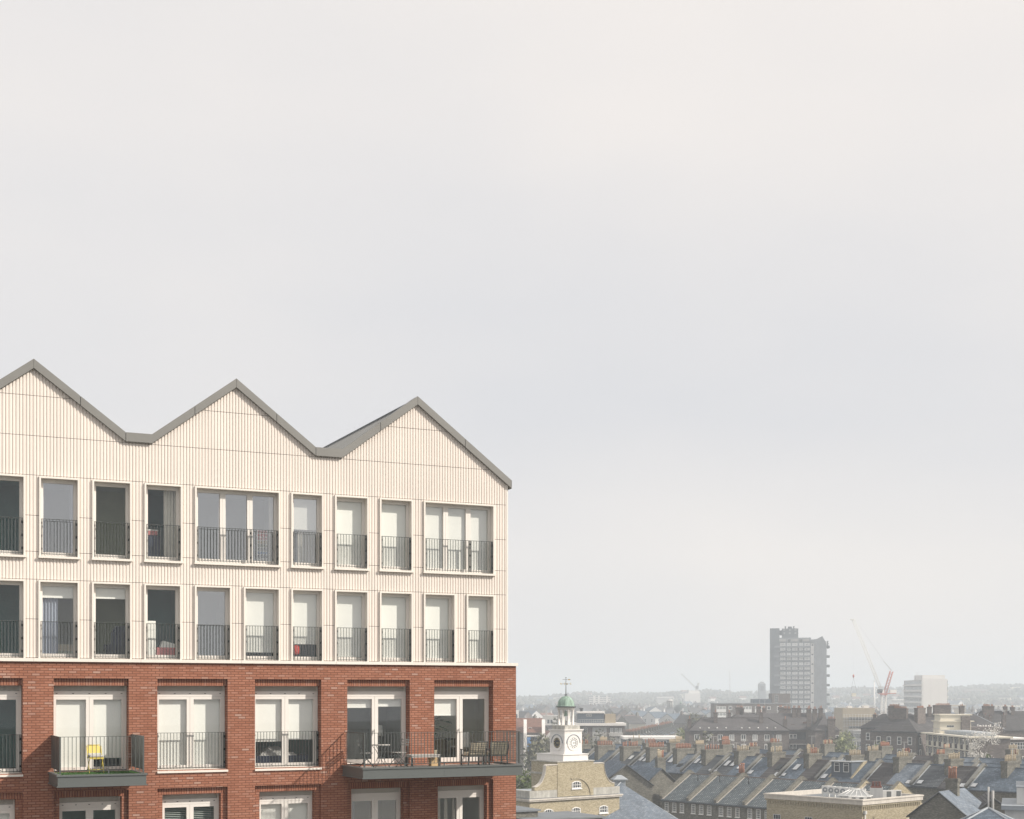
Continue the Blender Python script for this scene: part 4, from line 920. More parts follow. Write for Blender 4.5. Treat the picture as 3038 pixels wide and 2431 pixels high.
t = hipped('slate_hall', 'wide slate hipped hall roof between the clock tower and the pantiled terrace', at(1868, 178), 172, R(8), 15, 17, 4.0, 9.6, 'pale_slate', 'stock_brick')
mb = MB(); mb.box(-.7, .7, 7.6, 9.0, 9.2, 9.9); mb.box(-.95, .95, 7.35, 9.25, 9.9, 10.05); mb.taper(0, 8.3, 10.05, 10.5, .9, .9, .3, .3); mb.build('roof_vent', 'lead', t, uv=False)
hipped('slate_outhouse', 'low slate hipped roof in the bottom right corner before the white building', at(2905, 118), 116, R(-20), 8.5, 8.5, 8.6, 11.2, 'slate', 'sooty_brick')
t = thing('white_stepped_building', 'pale rendered building stepping up at the right edge of the view', 'building', (at(3002, 125), 125, 0), R(-20))
mb = MB(); mb.box(-.6, 12, 0, 9, 0, 10.6); mb.build('wall', 'grey_white', t); mb = MB(); mb.box(-.9, 12.2, -.35, 9.2, 10.605, 11.0); mb.build('parapet_coping', 'lead', t)
mb = MB(); mb.box(.4, 12, 1, 9, 11.005, 12.55); mb.build('upper_wall', 'grey_white', t); mb = MB(); mb.box(.35, 12.1, .95, 9.1, 12.555, 12.66); mb.build('upper_coping', 'lead', t)
mb = MB(); mb.box(1.4, 12, 2, 9, 12.665, 14.0); mb.build('top_wall', 'grey_white', t); mb = MB(); mb.box(1.3, 12.1, 1.9, 9.1, 14.005, 14.12); mb.build('top_coping', 'lead', t)
# ---------------------------------------------------------------- yellow brick building with plant on its roof
C0 = (at(2557.6, 151.7), 151.7)
t = thing('yellow_brick_building', 'yellow stock brick corner building with a deep cream parapet and sash windows', 'building', (C0[0], C0[1], 0), R(-49))
LX, LY, ZP = 13.1, 11.3, 9.5
mb = MB(); mb.box(-LX, 0, 0, LY, 0, 8.72); mb.build('wall', 'stock_brick', t)
mb = MB(); mb.box(-LX - .12, .12, -.12, LY + .12, 8.725, 8.9)
k = -LX + .1
while k < 0: mb.box(k, k + .12, -.10, .0, 8.35, 8.72); k += .36
k = .2
while k < LY: mb.box(0, .10, k, k + .12, 8.35, 8.72); k += .36
mb.build('dentil_course', 'stock_brick', t)
mb = MB(); mb.box(-LX - .22, .22, -.22, .18, 8.905, ZP); mb.box(-LX - .22, -LX + .18, .18, LY + .22, 8.905, ZP); mb.box(-.18, .22, .18, LY + .22, 8.905, ZP); mb.box(-LX + .18, -.18, LY - .18, LY + .22, 8.905, ZP)
mb.box(-LX - .30, .30, -.30, .24, ZP - .16, ZP - .02); mb.box(-.24, .30, .24, LY + .3, ZP - .16, ZP - .02); mb.build('parapet', 'pale_stone', t)
mb = MB(); mb.box(-LX + .18, -.18, .18, LY - .18, 8.905, 8.98); mb.build('flat_roof', 'roof_felt', t)
for q in (.115, .455, .80): window(t, -LX * (1 - q), 0, 5.0, 1.05, 2.15, nv=3, nh=4, frame='grey_white', fw=.06, bar=.03)
for q in (.26, .80): window(t, 0, LY * q, 4.7, 1.1, 2.2, rz=R(90), nv=2, nh=2, glass='blind', fw=.08, bar=.03)
for xx, yy in ((.16, .35), (.16, LY - .25)):
    mb = MB(); mb.tube((xx, yy, 0), (xx, yy, 7.9), .08); mb.box(xx - .15, xx + .15, yy - .15, yy + .15, 7.9, 8.25); mb.build('downpipe', 'grey_white', t, uv=False)
def on_roof(name, label, cat, x, y, rz=0.0, group=None):
    c, s = math.cos(R(-49)), math.sin(R(-49)); return thing(name, label, cat, (C0[0] + x * c - y * s, C0[1] + x * s + y * c, 8.985), R(-49) + rz, group)
for k in range(7):
    u = on_roof('condenser_unit', 'white fan condenser, %s from left in the row behind the cream parapet' % ORD[k], 'air conditioner', -9.4 + k * .98, 6.3 - k * .22, R(25), 'fan condensers in a row on the roof')
    u.location.z += .27; mb = MB(); mb.box(-.46, .46, -.18, .18, .12, 1.02); mb.box(-.42, -.36, -.18, .18, -.27, .12); mb.box(.36, .42, -.18, .18, -.27, .12); mb.build('casing', 'ac_white', u, uv=False)
    mb = MB(); ring = [(math.cos(a) * .30 - .06, math.sin(a) * .30 + .56) for a in [2 * math.pi * q / 20 for q in range(20)]]
    inner = [(math.cos(a) * .12 - .06, math.sin(a) * .12 + .56) for a in [2 * math.pi * q / 20 for q in range(20)]]
    for q in range(20): a, b, c, d = ring[q], ring[(q + 1) % 20], inner[(q + 1) % 20], inner[q]; mb.poly([(a[0], -.186, a[1]), (b[0], -.186, b[1]), (c[0], -.186, c[1]), (d[0], -.186, d[1])])
    mb.build('fan_grille', 'concrete', u, uv=False); mb = MB(); mb.prism(inner, -.20, -.188); mb.build('fan_hub', 'ac_white', u, uv=False)
u = on_roof('roof_lantern', 'white framed glazed roof lantern behind the cream parapet', 'roof lantern', -3.2, 3.4, R(20))
mb = MB(); mb.box(-1.55, 1.55, -1.1, 1.1, 0, .55); mb.build('kerb', 'ac_white', u, uv=False)
mb = MB()
c = [(-1.75, -1.3, .62), (1.75, -1.3, .62), (1.75, 1.3, .62), (-1.75, 1.3, .62)]; a, b = (-.7, 0, 1.25), (.7, 0, 1.25)
for p, q in ((c[0], a), (c[3], a), (c[1], b), (c[2], b), (a, b), (c[0], c[1]), (c[1], c[2]), (c[2], c[3]), (c[3], c[0])): mb.tube(p, q, .06, n=4)
for q in (.2, .4, .6, .8): mb.tube((-1.75 + 3.5 * q, -1.3, .62), (-.7 + 1.4 * q, 0, 1.25), .035, n=4); mb.tube((-1.75 + 3.5 * q, 1.3, .62), (-.7 + 1.4 * q, 0, 1.25), .035, n=4)
for xx in (-.7, .7): mb.tube((xx, 0, 1.25), (xx, 0, 1.65), .05, .01, n=5)
for q in range(7): mb.box(-1.5 + q * .48, -1.42 + q * .48, -1.14, -1.08, .2, .62)
mb.build('glazing_bars', 'white_frame', u, uv=False)
mb = MB(); e = .03; mb.poly([c[0], c[1], b, a]); mb.poly([c[1], c[2], b]); mb.poly([c[2], c[3], a, b]); mb.poly([c[3], c[0], a]); mb.build('pane', 'far_glass_light', u, uv=False)
for k, (x, y) in enumerate(((-1.9, .9), (-1.2, 1.35), (-.75, 2.1))):
    u = on_roof('condenser_unit', ('low white condenser nearest the glazed lantern', 'low white condenser between two others by the parapet corner', 'low white condenser right at the parapet corner')[k], 'air conditioner', x, y, R(38), 'low condensers by the parapet corner')
    mb = MB(); mb.box(-.40, .40, -.2, .2, .05, .72); mb.build('casing', 'ac_white', u, uv=False); mb = MB(); mb.box(-.08, .34, -.206, -.201, .14, .62); mb.build('fan_grille', 'ac_grille', u, uv=False)
for k, (x, y) in enumerate(((-1.35, 6.6), (-.95, 7.9))):
    u = on_roof('condenser_unit', ('white condenser with dark grille beside the white tank', 'white condenser with dark grille farthest right on the roof')[k], 'air conditioner', x, y, R(45), 'condensers beside the white tank')
    mb = MB(); mb.box(-.55, .55, -.25, .25, .25, 1.15); mb.box(-.5, -.42, -.2, .2, 0, .25); mb.box(.42, .5, -.2, .2, 0, .25); mb.build('casing', 'ac_white', u, uv=False); mb = MB(); mb.box(-.02, .48, -.256, -.251, .35, 1.05); mb.build('fan_grille', 'ac_grille', u, uv=False)
u = on_roof('white_tank', 'white rendered chimney stack on the flat roof behind the condensers', 'chimney', -1.6, 5.0, R(35)); mb = MB(); mb.box(-.7, .7, -.4, .4, 0, 1.5); mb.build('shaft', 'grey_white', u); mb = MB(); mb.box(-.6, .6, -.35, .35, 1.505, 1.7); mb.build('cap', 'pot_dark', u, uv=False)
for k in range(3): link('chimney_pot', pot_mesh('pot_dark', .5, .14), u, (-.35 + k * .35, 0, 1.7))
# ---------------------------------------------------------------- clock tower building
ct = thing('clock_tower', 'yellow brick clock building with white square clock stage and green copper dome', 'clock tower', (6.67, 171.97, 0), R(38))
YF = -1.8
mb = MB(); mb.box(-7.2, 7.3, YF, 12, 0, 8.12); mb.build('lower_wall', 'stock_brick', ct)
mb = MB(); mb.box(-7.45, 7.5, YF - .28, 12.2, 8.125, 8.28); mb.box(-7.55, 7.6, YF - .38, 12.3, 8.285, 8.46); mb.build('cornice', 'pale_stone', ct)
mb = MB(); mb.poly([(-7.55, YF - .38, 8.465), (7.6, YF - .38, 8.465), (7.6, 12.3, 8.50), (-7.55, 12.3, 8.50)]); mb.build('lead_flat', 'lead', ct)
mb = MB(); mb.box(-7.2, -2.92, YF - .02, YF + .5, 8.51, 9.40); mb.box(2.92, 7.3, YF - .02, YF + .5, 8.51, 9.40); mb.box(-7.2, -6.7, YF + .5, 11.5, 8.51, 9.40); mb.build('stone_parapet', 'stone', ct)
mb = MB(); mb.box(-2.9, 2.9, YF - .06, 3.2, 8.51, 12.72); mb.build('upper_wall', 'stock_brick', ct)
def shoulder(s):
    pts = [(2.9, 9.41), (6.45, 9.41), (6.45, 9.81)]
    for k in range(13):
        a = math.pi / 2 * k / 12; pts.append((6.45 - 1.75 * math.sin(a), 12.30 - 2.49 * math.cos(a)))
    pts += [(4.45, 12.36), (2.9, 12.36)]
    return [(s * x, z) for x, z in (pts if s > 0 else pts[::-1])]
for s in (-1, 1):
    mb = MB(); mb.prism(shoulder(s), YF, YF + .45); mb.build('shoulder_wall', 'stock_brick', ct)
    mb = MB(); cv = [(s * (6.45 - 1.75 * math.sin(math.pi / 2 * k / 12)), 12.30 - 2.49 * math.cos(math.pi / 2 * k / 12)) for k in range(13)] + [(s * 4.45, 12.40), (s * 2.9, 12.40)]
    for a, b in zip(cv[:-1], cv[1:]):
        q = [(a[0], YF - .07, a[1]), (b[0], YF - .07, b[1]), (b[0], YF + .52, b[1]), (a[0], YF + .52, a[1])]; mb.hexa(q if s < 0 else q[::-1], [(p[0], p[1], p[2] + .10) for p in (q if s < 0 else q[::-1])])
    mb.build('scroll_coping', 'pale_stone', ct)
mb = MB(); mb.box(-3.0, 3.0, YF - .14, 3.3, 12.725, 12.84); mb.box(-3.02, -2.9, -.5, 3.28, 11.2, 11.42); mb.build('upper_coping', 'stone', ct)
mb = MB()
for k in range(12):
    a0, a1 = math.pi * k / 20, math.pi * (k + 1) / 20; f = lambda a, r: (r * 1.1 * math.cos(a), 8.52 + r * math.sin(a))
    p = [f(a0, 2.12), f(a0, 2.36), f(a1, 2.36), f(a1, 2.12)]; mb.prism(p, YF - .15, YF - .062)
mb.build('arch_ring', 'stock_brick', ct)
def arched(x, z, wd, h, y):
    win = thing_part('window', ct, (x, y, z)); mb = MB(); n = 8; rise = .22
    top = [(-wd / 2 + wd * k / n, h - rise + rise * (1 - (2 * k / n - 1) ** 2)) for k in range(n + 1)]
    for a, b in zip(top[:-1], top[1:]): mb.prism([(a[0], a[1] - .10), (b[0], b[1] - .10), b, a], -.06, .0)
    mb.box(-wd / 2, -wd / 2 + .09, -.06, 0, 0, h - rise); mb.box(wd / 2 - .09, wd / 2, -.06, 0, 0, h - rise); mb.box(-wd / 2, wd / 2, -.06, 0, 0, .09); mb.box(-wd / 2 - .08, wd / 2 + .08, -.14, 0, -.13, -.003)
    for k in range(1, 5): c = -wd / 2 + wd * k / 5; mb.box(c - .025, c + .025, -.05, 0, .09, h - .1)
    mb.box(-wd / 2 + .09, wd / 2 - .09, -.048, 0, h * .48 - .025, h * .48 + .025)
    f = mb.build('frame', 'white_frame', win, uv=False)
    mb = MB(); mb.poly([(-wd / 2 + .05, -.02, .05)] + [(wd / 2 - .05, -.02, .05)] + [(a[0] * .96, -.02, a[1] - .06) for a in top[::-1]]); mb.build('pane', 'far_glass', win, uv=False)
arched(.1, 9.45, 1.5, .90, YF - .065)
for x in (-4.3, .1, 4.6): arched(x, 6.2, 1.45, .95, YF - .003)
window(ct, -7.203, 4.5, 5.3, 1.0, 1.7, rz=R(-90), nv=2, nh=4)
mb = MB(); mb.hexa([(-1.98, -1.83, 11.6), (2.18, -1.83, 11.6), (2.18, 3.45, 11.6), (-1.98, 3.45, 11.6)], [(-1.88, -1.73, 13.55), (2.08, -1.73, 13.55), (2.08, 3.35, 13.55), (-1.88, 3.35, 13.55)])
mb.box(-1.98, 2.18, -1.83, 3.45, 13.553, 13.66); mb.build('plinth', 'white_paint', ct)
mb = MB(); mb.box(-1.40, 1.40, -1.40, 1.40, 13.665, 16.55)
for k in range(1, 7): pass
mb.build('clock_stage', 'white_paint', ct)
mb = MB()
for k in range(1, 7):
    z = 13.665 + k * .42; mb.box(-1.404, 1.404, -1.404, 1.404, z - .008, z + .008)
mb.build('board_joint', 'grey_white', ct, uv=False)
mb = MB(); mb.box(-1.47, 1.47, -1.47, 1.47, 16.42, 16.55); mb.box(-1.56, 1.56, -1.56, 1.56, 16.553, 16.66); mb.build('stage_cornice', 'white_paint', ct)
mb = MB(); mb.box(-1.22, 1.22, -1.22, 1.22, 16.663, 17.10); mb.taper(0, 0, 17.1, 17.16, 1.22, 1.22, 1.05, 1.05); mb.build('drum_base', 'stone', ct)
for k in range(8):
    a = 2 * math.pi * (k + .5) / 8; mb = MB(); c = (.92 * math.cos(a), .92 * math.sin(a), 0)
    mb.lathe([(.175, 17.163), (.175, 17.24), (.135, 17.27), (.125, 18.95), (.165, 19.0), (.17, 19.08)], 10, c); mb.build('column', 'white_paint', ct, uv=False)
mb = MB(); mb.lathe([(.78, 19.083), (1.10, 19.083), (1.10, 19.33), (1.18, 19.36)], 28); mb.build('entablature', 'white_paint', ct, uv=False)
mb = MB(); mb.lathe([(1.18, 19.363), (1.30, 19.40), (1.30, 19.47), (1.14, 19.50)], 28); mb.build('dome_rim', 'dark_metal', ct, uv=False)
mb = MB(); pr = [(1.16, 19.503), (1.10, 19.56), (1.04, 19.60)] + [(1.02 * math.cos(R(d)), 19.62 + 1.02 * 1.12 * math.sin(R(d))) for d in range(0, 86, 8)]; mb.lathe(pr, 28)
for k in range(8):
    a = 2 * math.pi * k / 8; mb.path([(r * 1.012 * math.cos(a), r * 1.012 * math.sin(a), z) for r, z in pr], .02, 4)
mb.build('dome', 'copper', ct, uv=False)
mb = MB(); mb.lathe([(.05, 18.95), (.10, 18.90), (.16, 18.72), (.19, 18.50), (.27, 18.30), (.24, 18.29)], 16); mb.tube((0, 0, 18.95), (0, 0, 19.1), .03); mb.build('bell', 'copper', ct, uv=False)
mb = MB(); mb.tube((0, 0, 20.7), (0, 0, 23.0), .055, .03, 8); mb.lathe([(.16, 20.74), (.12, 20.80), (.05, 20.86)], 10)
for a in (0, 1.57, 3.14, 4.71): c, s = math.cos(a), math.sin(a); mb.path([(.05 * c, .05 * s, 20.95), (.18 * c, .18 * s, 20.98), (.24 * c, .24 * s, 20.86)], .018, 4)
mb.lathe([(.0, 22.98), (.06, 23.02), (.06, 23.07), (0, 23.12)], 8); mb.build('spire_rod', 'dark_metal', ct, uv=False)
VX = R(-38)
vr = thing_part('weather_vane', ct, (0, 0, 0), VX)                       # arms lie across the view
mb = MB(); mb.tube((-.48, 0, 22.28), (.48, 0, 22.28), .018, n=5); mb.tube((0, -.48, 22.28), (0, .48, 22.28), .018, n=5)
mb.tube((-.42, 0, 22.80), (.62, 0, 22.80), .018, n=5); mb.build('vane_arms', 'dark_metal', vr, uv=False)
mb = MB(); mb.prism([(.18, 22.80), (.34, 22.72), (.48, 22.73), (.50, 22.87), (.36, 22.88)], -.015, .015); mb.build('vane_tail', 'brass', vr, uv=False)
def stroke(mb, pts, ox, oz, s=1, yy=0): 
    for a, b in zip(pts[:-1], pts[1:]): mb.tube((ox + a[0] * s, yy, oz + a[1] * s), (ox + b[0] * s, yy, oz + b[1] * s), .022, n=4)
mb = MB(); stroke(mb, [(-.09, -.11), (-.09, .11), (.09, -.11), (.09, .11)], -.58, 22.28)
stroke(mb, [(.08, .09), (0, .11), (-.08, .06), (.0, 0), (.08, -.06), (0, -.11), (-.08, -.09)], .58, 22.28)
stroke(mb, [(.06, .11), (-.06, .11), (-.06, 0), (.05, 0), (-.06, 0), (-.06, -.11), (.06, -.11)], -.16, 22.28, yy=-.48)
stroke(mb, [(-.10, .11), (-.05, -.11), (0, .06), (.05, -.11), (.10, .11)], .16, 22.28, yy=.48); mb.build('compass_letter', 'brass', vr, uv=False)
def clock(rz, dark):
    c = thing_part('clock_face', ct, (0, 0, 15.0), rz); Yc = -1.402
    def ring(mb, r0, r1, ya, yb, n=36):
        for k in range(n):
            a, b = 2 * math.pi * k / n, 2 * math.pi * (k + 1) / n
            mb.prism([(r0 * math.cos(a), r0 * math.sin(a)), (r1 * math.cos(a), r1 * math.sin(a)), (r1 * math.cos(b), r1 * math.sin(b)), (r0 * math.cos(b), r0 * math.sin(b))], ya, yb)
    mb = MB(); ring(mb, .66, .95, Yc - .07, Yc); mb.build('surround', 'white_paint', c)
    mb = MB(); n = 24                                                    # drip hood over the upper half
    for k in range(n):
        a, b = math.pi * k / n, math.pi * (k + 1) / n; mb.prism([(1.0 * math.cos(a), 1.0 * math.sin(a)), (1.08 * math.cos(a), 1.08 * math.sin(a)), (1.08 * math.cos(b), 1.08 * math.sin(b)), (1.0 * math.cos(b), 1.0 * math.sin(b))], Yc - .12, Yc)
    mb.build('hood_mould', 'lead', c, uv=False)
    mb = MB(); mb.prism([(.655 * math.cos(2 * math.pi * k / 36), .655 * math.sin(2 * math.pi * k / 36)) for k in range(36)], Yc - .02, Yc); mb.build('dial', 'black_dial', c, uv=False)
    mb = MB()
    for k in range(12):
        a = math.pi / 6 * k
        if dark: pr_ = [(.44, -.030), (.60, -.045), (.60, .045), (.44, .030)]
        else: pr_ = [(.40, -.075), (.62, -.125), (.62, .125), (.40, .075)]
        mb.prism([(r * math.cos(a) - t * math.sin(a), r * math.sin(a) + t * math.cos(a)) for r, t in pr_], Yc - .035, Yc - .022)
    if not dark: mb.prism([(.35 * math.cos(2 * math.pi * k / 24), .35 * math.sin(2 * math.pi * k / 24)) for k in range(24)], Yc - .035, Yc - .022)
    mb.build('numeral', 'brass' if dark else 'white_frame', c, uv=False)
    mb = MB(); h = 'brass' if dark else 'black_dial'
    for ang, ln, wd in ((R(3), .58, .035), (R(-4), .36, .05)): mb.prism([(-.08 * math.cos(ang) + wd * math.sin(ang), -.08 * math.sin(ang) - wd * math.cos(ang)), (ln * math.cos(ang), ln * math.sin(ang)), (-.08 * math.cos(ang) - wd * math.sin(ang), -.08 * math.sin(ang) + wd * math.cos(ang))], Yc - .052, Yc - .038)
    mb.build('clock_hands', h, c, uv=False)
clock(0, False); clock(R(-90), True)
# dark flat roofs in the near foreground at the foot of the picture
t = thing('flat_roof_building', 'dark grey flat roof at the foot of the clock tower building', 'building', (at(1500, 118), 118, 0), R(30))
mb = MB(); mb.box(-2, 3.2, 0, 8, 0, 10.95); mb.build('wall', 'sooty_brick', t); mb = MB(); mb.hexa([(-2.2, -.2, 10.955), (3.4, -.2, 10.955), (3.4, 8.2, 10.955), (-2.2, 8.2, 10.955)], [(-2.2, -.2, 11.1), (3.4, -.2, 11.1), (3.4, 8.2, 11.18), (-2.2, 8.2, 11.18)]); mb.build('roof', 'roof_felt', t)
mb = MB(); mb.box(1.2, 8.4, -2.2, 3.5, 0, 10.3); mb.build('lower_wing', 'sooty_brick', t); mb = MB(); mb.box(1.0, 8.6, -2.4, 3.7, 10.305, 10.45); mb.build('wing_roof', 'roof_felt', t)
# ---------------------------------------------------------------- blocks of flats and other buildings of the middle distance
def fblock(name, label, px0, px1, Y, ztop, depth, wall, cat='building', rz=None, z0=0.0, group=None):
    """a flat roofed block whose front spans photo columns px0..px1 at distance Y; local x starts at its left corner"""
    x0, x1 = at(px0, Y), at(px1, Y); t = thing(name, label, cat, (x0, Y, 0), rz or 0.0, group); wd = x1 - x0
    mb = MB(); mb.box(0, wd, 0, depth, z0, ztop); mb.build('wall', wall, t); return t, wd
# slab-roofed flats behind the clock tower
t, wd = fblock('slab_roofed_flats', 'brown flats with thick white roof slab and dark penthouse behind the clock tower', 1690, 1854, 410, 11.7, 12, 'brown_brick', 'block of flats')
s = lambda px: (px - 1690) / F * 410
mb = MB(); mb.box(-.4, wd + .35, -.8, 12.2, 11.705, 12.45); mb.build('roof_slab', 'white_paint', t)
mb = MB(); mb.box(s(1715), s(1793), 1.5, 9, 12.455, 15.35); mb.build('penthouse', 'navy_cladding', t); mb = MB(); mb.box(s(1713), s(1795), 1.2, 9.2, 15.355, 15.9); mb.build('penthouse_roof', 'white_paint', t)
mb = MB(); mb.box(s(1796), s(1828), 2, 8, 12.455, 15.1); mb.build('tank_room', 'tan_wall', t); mb = MB(); mb.box(s(1722), s(1730), 3, 4, 15.91, 16.6); mb.box(s(1720), s(1732), 2.8, 4.2, 16.605, 16.85); mb.build('roof_cowl', 'dark_metal', t)
mb = MB()
for k in range(13): mb.tube((s(1715) + k * .65, -.2, 12.455), (s(1715) + k * .65, -.2, 13.5), .03, n=4)
mb.tube((s(1715), -.2, 13.5), (s(1715) + 12 * .65, -.2, 13.5), .04, n=4); mb.tube((s(1715), -.2, 13.0), (s(1715) + 12 * .65, -.2, 13.0), .03, n=4); mb.build('railing', 'scaffold', t, uv=False)
window(t, s(1748), 1.495, 14.5, 1.6, .5, nv=3, nh=1)
for z in (9.6, 6.9, 4.2):
    window(t, s(1736), 0, z - .1, 1.25, 1.5, nv=2, nh=2, trans=1.0)
    for px in (1768, 1789): 
        w_ = window(t, s(px), -.02, z - 1.15, 2.0, 2.7, nv=3, nh=2, frame='grey_white', glass='far_glass_light', trans=1.25); mb = MB(); mb.box(-.95, .95, -.045, -.03, .08, 1.2); mb.build('spandrel', 'pale_concrete', w_, uv=False)
    mb = MB(); mb.box(s(1808), s(1846), -.002, .01, z - .6, z + 1.5); mb.build('recess_shade', 'dark_metal', t, uv=False)  # flat dark sheet on the wall, painted shade behind the balcony
    for px in (1815, 1828, 1840): window(t, s(px), -.02, z + .02, .9, 1.35, nv=1, nh=1, glass='far_glass_light')
    mb = MB(); mb.box(s(1807), s(1847), -1.1, -.03, z - 1.0, z + .05); mb.build('balcony', 'pale_concrete', t)
# low flats
t, wd = fblock('low_flats', 'low grey flats with a white fascia and three wide windows behind red chimney pots', 1852, 2019, 335, 10.1, 10, 'dark_slab', 'block of flats'); s = lambda px: (px - 1852) / F * 335
mb = MB(); mb.box(-.2, wd + .15, -.5, 10.2, 10.105, 10.75); mb.build('fascia', 'white_paint', t); mb = MB(); mb.box(s(1987), s(2013), -.05, -.004, 5, 10.0); mb.build('brick_panel', 'brown_brick', t); mb = MB(); mb.box(s(2012), s(2018), -.3, -.004, 3, 10.1); mb.build('end_fin', 'pale_concrete', t)
for px in (1874, 1918, 1963):
    for z in (8.8, 6.0): window(t, s(px), 0, z - .1, 2.5, 1.15, nv=3, nh=1, fw=.12, bar=.14, glass='far_glass_light' if px != 1963 else 'far_glass')
mb = MB(); mb.box(s(1936), s(1985), -5, -.6, 5.6, 7.7); mb.build('porch_roof', 'lead', t)
# maisonettes with white fins
t = thing('tiled_maisonettes', 'red tiled maisonettes with white pointed party fins and blue screens by the brick block edge', 'houses', (at(1510, 385), 385, 0)); s = lambda px: (px - 1510) / F * 385
mb = MB(); mb.box(0, s(1612), 0, 9, 0, 10.4); mb.build('wall', 'brown_brick', t)
mb = MB(); mb.prismx([(-.5, 10.4), (4.5, 14.3), (9.5, 10.4)], 0, s(1611)); mb.build('roof', 'red_tile', t)
for px in (1555, 1609): mb = MB(); x = s(px); mb.prismx([(-1.6, 0), (1.4, 0), (1.4, 11.9), (.6, 14.0), (-.2, 13.0), (-1.6, 10.2)], x - .15, x + .75); mb.build('fin', 'white_paint', t)
for z in (9.5, 6.6): mb = MB(); mb.box(s(1563), s(1602), -.9, -.01, z - .2, z + .18); mb.build('floor_band', 'white_paint', t)
mb = MB(); mb.box(s(1563), s(1602), -.005, .01, 6.9, 9.2); mb.build('recess_shade', 'dark_metal', t, uv=False); mb = MB(); mb.box(s(1563), s(1602), -.9, -.80, 6.8, 8.0); mb.build('balcony_wall', 'brown_brick', t)  # dark sheet paints the shade between the fins; the wall is flat
for z in (5.0, 7.3): mb = MB(); mb.box(s(1564), s(1575), -.95, -.905, z, z + 1.8); mb.build('blue_screen', 'blue_panel', t, uv=False)
for px, z in ((1593, 7.9), (1590, 4.9)): window(t, s(px), -.01, z, 1.1, 1.2, nv=2, nh=1)
window(t, s(1573), .9, 11.3, .9, .5, nv=1, nh=1)
# buildings behind the lantern of the clock tower
t, wd = fblock('cream_flats', 'pale cream block half hidden behind the clock tower columns', 1612, 1690, 520, 13.0, 12, 'pale_concrete', 'building'); s = lambda px: (px - 1612) / F * 520
mb = MB(); mb.box(0, wd, -3, -.01, 0, 8.9); mb.build('lower_wing', 'concrete', t); mb = MB(); mb.box(-.3, wd + .3, -3.3, -.02, 8.905, 9.35); mb.build('wing_parapet', 'white_paint', t); mb = MB(); mb.box(s(1619), s(1624), 2, 3, 13.0, 15.2); mb.build('chimney', 'pale_concrete', t)
for px in (1627, 1636, 1656, 1668): window(t, s(px), 0, 9.9, 1.0, 1.7, nv=1, nh=1)
for px in (1627, 1645): window(t, s(px), -3.003, 6.3, 1.1, 1.4, nv=2, nh=2)
t, wd = fblock('white_framed_building', 'small white framed block just right of the brick corner', 1522, 1539, 520, 14.8, 8, 'white_paint'); window(t, wd * .6, 0, 8.0, .9, 5.6, nv=1, nh=4)
# brown estate, front range
Y = 375
def estate_windows(t, xs, z, side=0.0, y=0.0, **kw):
    for x in xs: window(t, x, y, z, 1.35, 1.75, rz=side, nv=2, nh=2, trans=.48, fw=.13, bar=.13, **kw)
t, wd = fblock('brown_brick_flats', 'long brown brick flats with hipped tiled roof and eight white windows', 2045, 2341, Y, 11.15, 10, 'brown_brick', 'block of flats'); s = lambda px: (px - 2045) / F * Y
mb = MB(); e = .35; c = [(-e, -e, 11.16), (wd + e, -e, 11.16), (wd + e, 10 + e, 11.16), (-e, 10 + e, 11.16)]; a, b = (s(2088), 5, 14.5), (s(2290), 5, 14.5)
mb.poly([c[0], c[1], b, a]); mb.poly([c[1], c[2], b]); mb.poly([c[2], c[3], a, b]); mb.poly([c[3], c[0], a]); mb.poly(c[::-1]); mb.build('roof', 'estate_tile', t)
mb = MB(); mb.tube(c[1], b, .13, n=4); mb.tube(c[0], a, .13, n=4); mb.tube(a, b, .13, n=4); mb.build('hip_tiles', 'brown_tile', t, uv=False)
mb = MB(); mb.box(-.45, wd + .45, -.5, -.36, 11.0, 11.2); mb.build('gutter', 'dark_metal', t, uv=False)
mb = MB()
for k in range(26): mb.box(.3 + k * 1.02, .62 + k * 1.02, -.16, 0, 10.35, 10.9)
mb.build('dentil_course', 'brown_brick', t)
wx = [s(p) for p in (2067.6, 2103, 2136.7, 2171, 2205.8, 2240, 2275.4, 2310.6)]
estate_windows(t, wx[0::2], 8.35); estate_windows(t, wx[1::2], 8.35, glass='far_glass_light'); estate_windows(t, wx, 5.6)
mb = MB()
for x in wx: mb.box(x - .72, x + .72, -.1, 0, 7.42, 7.56)
mb.build('lintel', 'white_frame', t, uv=False)
for px, w_, zt, yy in ((2050, .8, 14.3, 3), (2128, 1.0, 16.1, 3.2), (2174, .75, 16.0, 6), (2264, 1.0, 16.1, 3.2), (2336, .8, 14.2, 3)): stack(t, s(px), yy, 10.8, zt, w_, .9, 1, 'brown_brick', 'pot_red', ph=.7)
mb = MB()
for px in (2077, 2103, 2128, 2154, 2201, 2224, 2250, 2276, 2301): x = s(px); mb.lathe([(.22, 0), (.22, .22), (.05, .34)], 8, (x, .35, 11.75))
mb.build('roof_vent', 'white_frame', t, uv=False)
mb = MB(); mb.tube((s(2293), -.15, 3), (s(2293), -.15, 10.4), .12, n=6); mb.box(s(2293) - .3, s(2293) + .3, -.4, 0, 10.2, 10.8); mb.tube((s(2087), -.12, 3), (s(2087), -.12, 12.2), .06, n=5); mb.build('downpipe', 'dark_metal', t, uv=False)
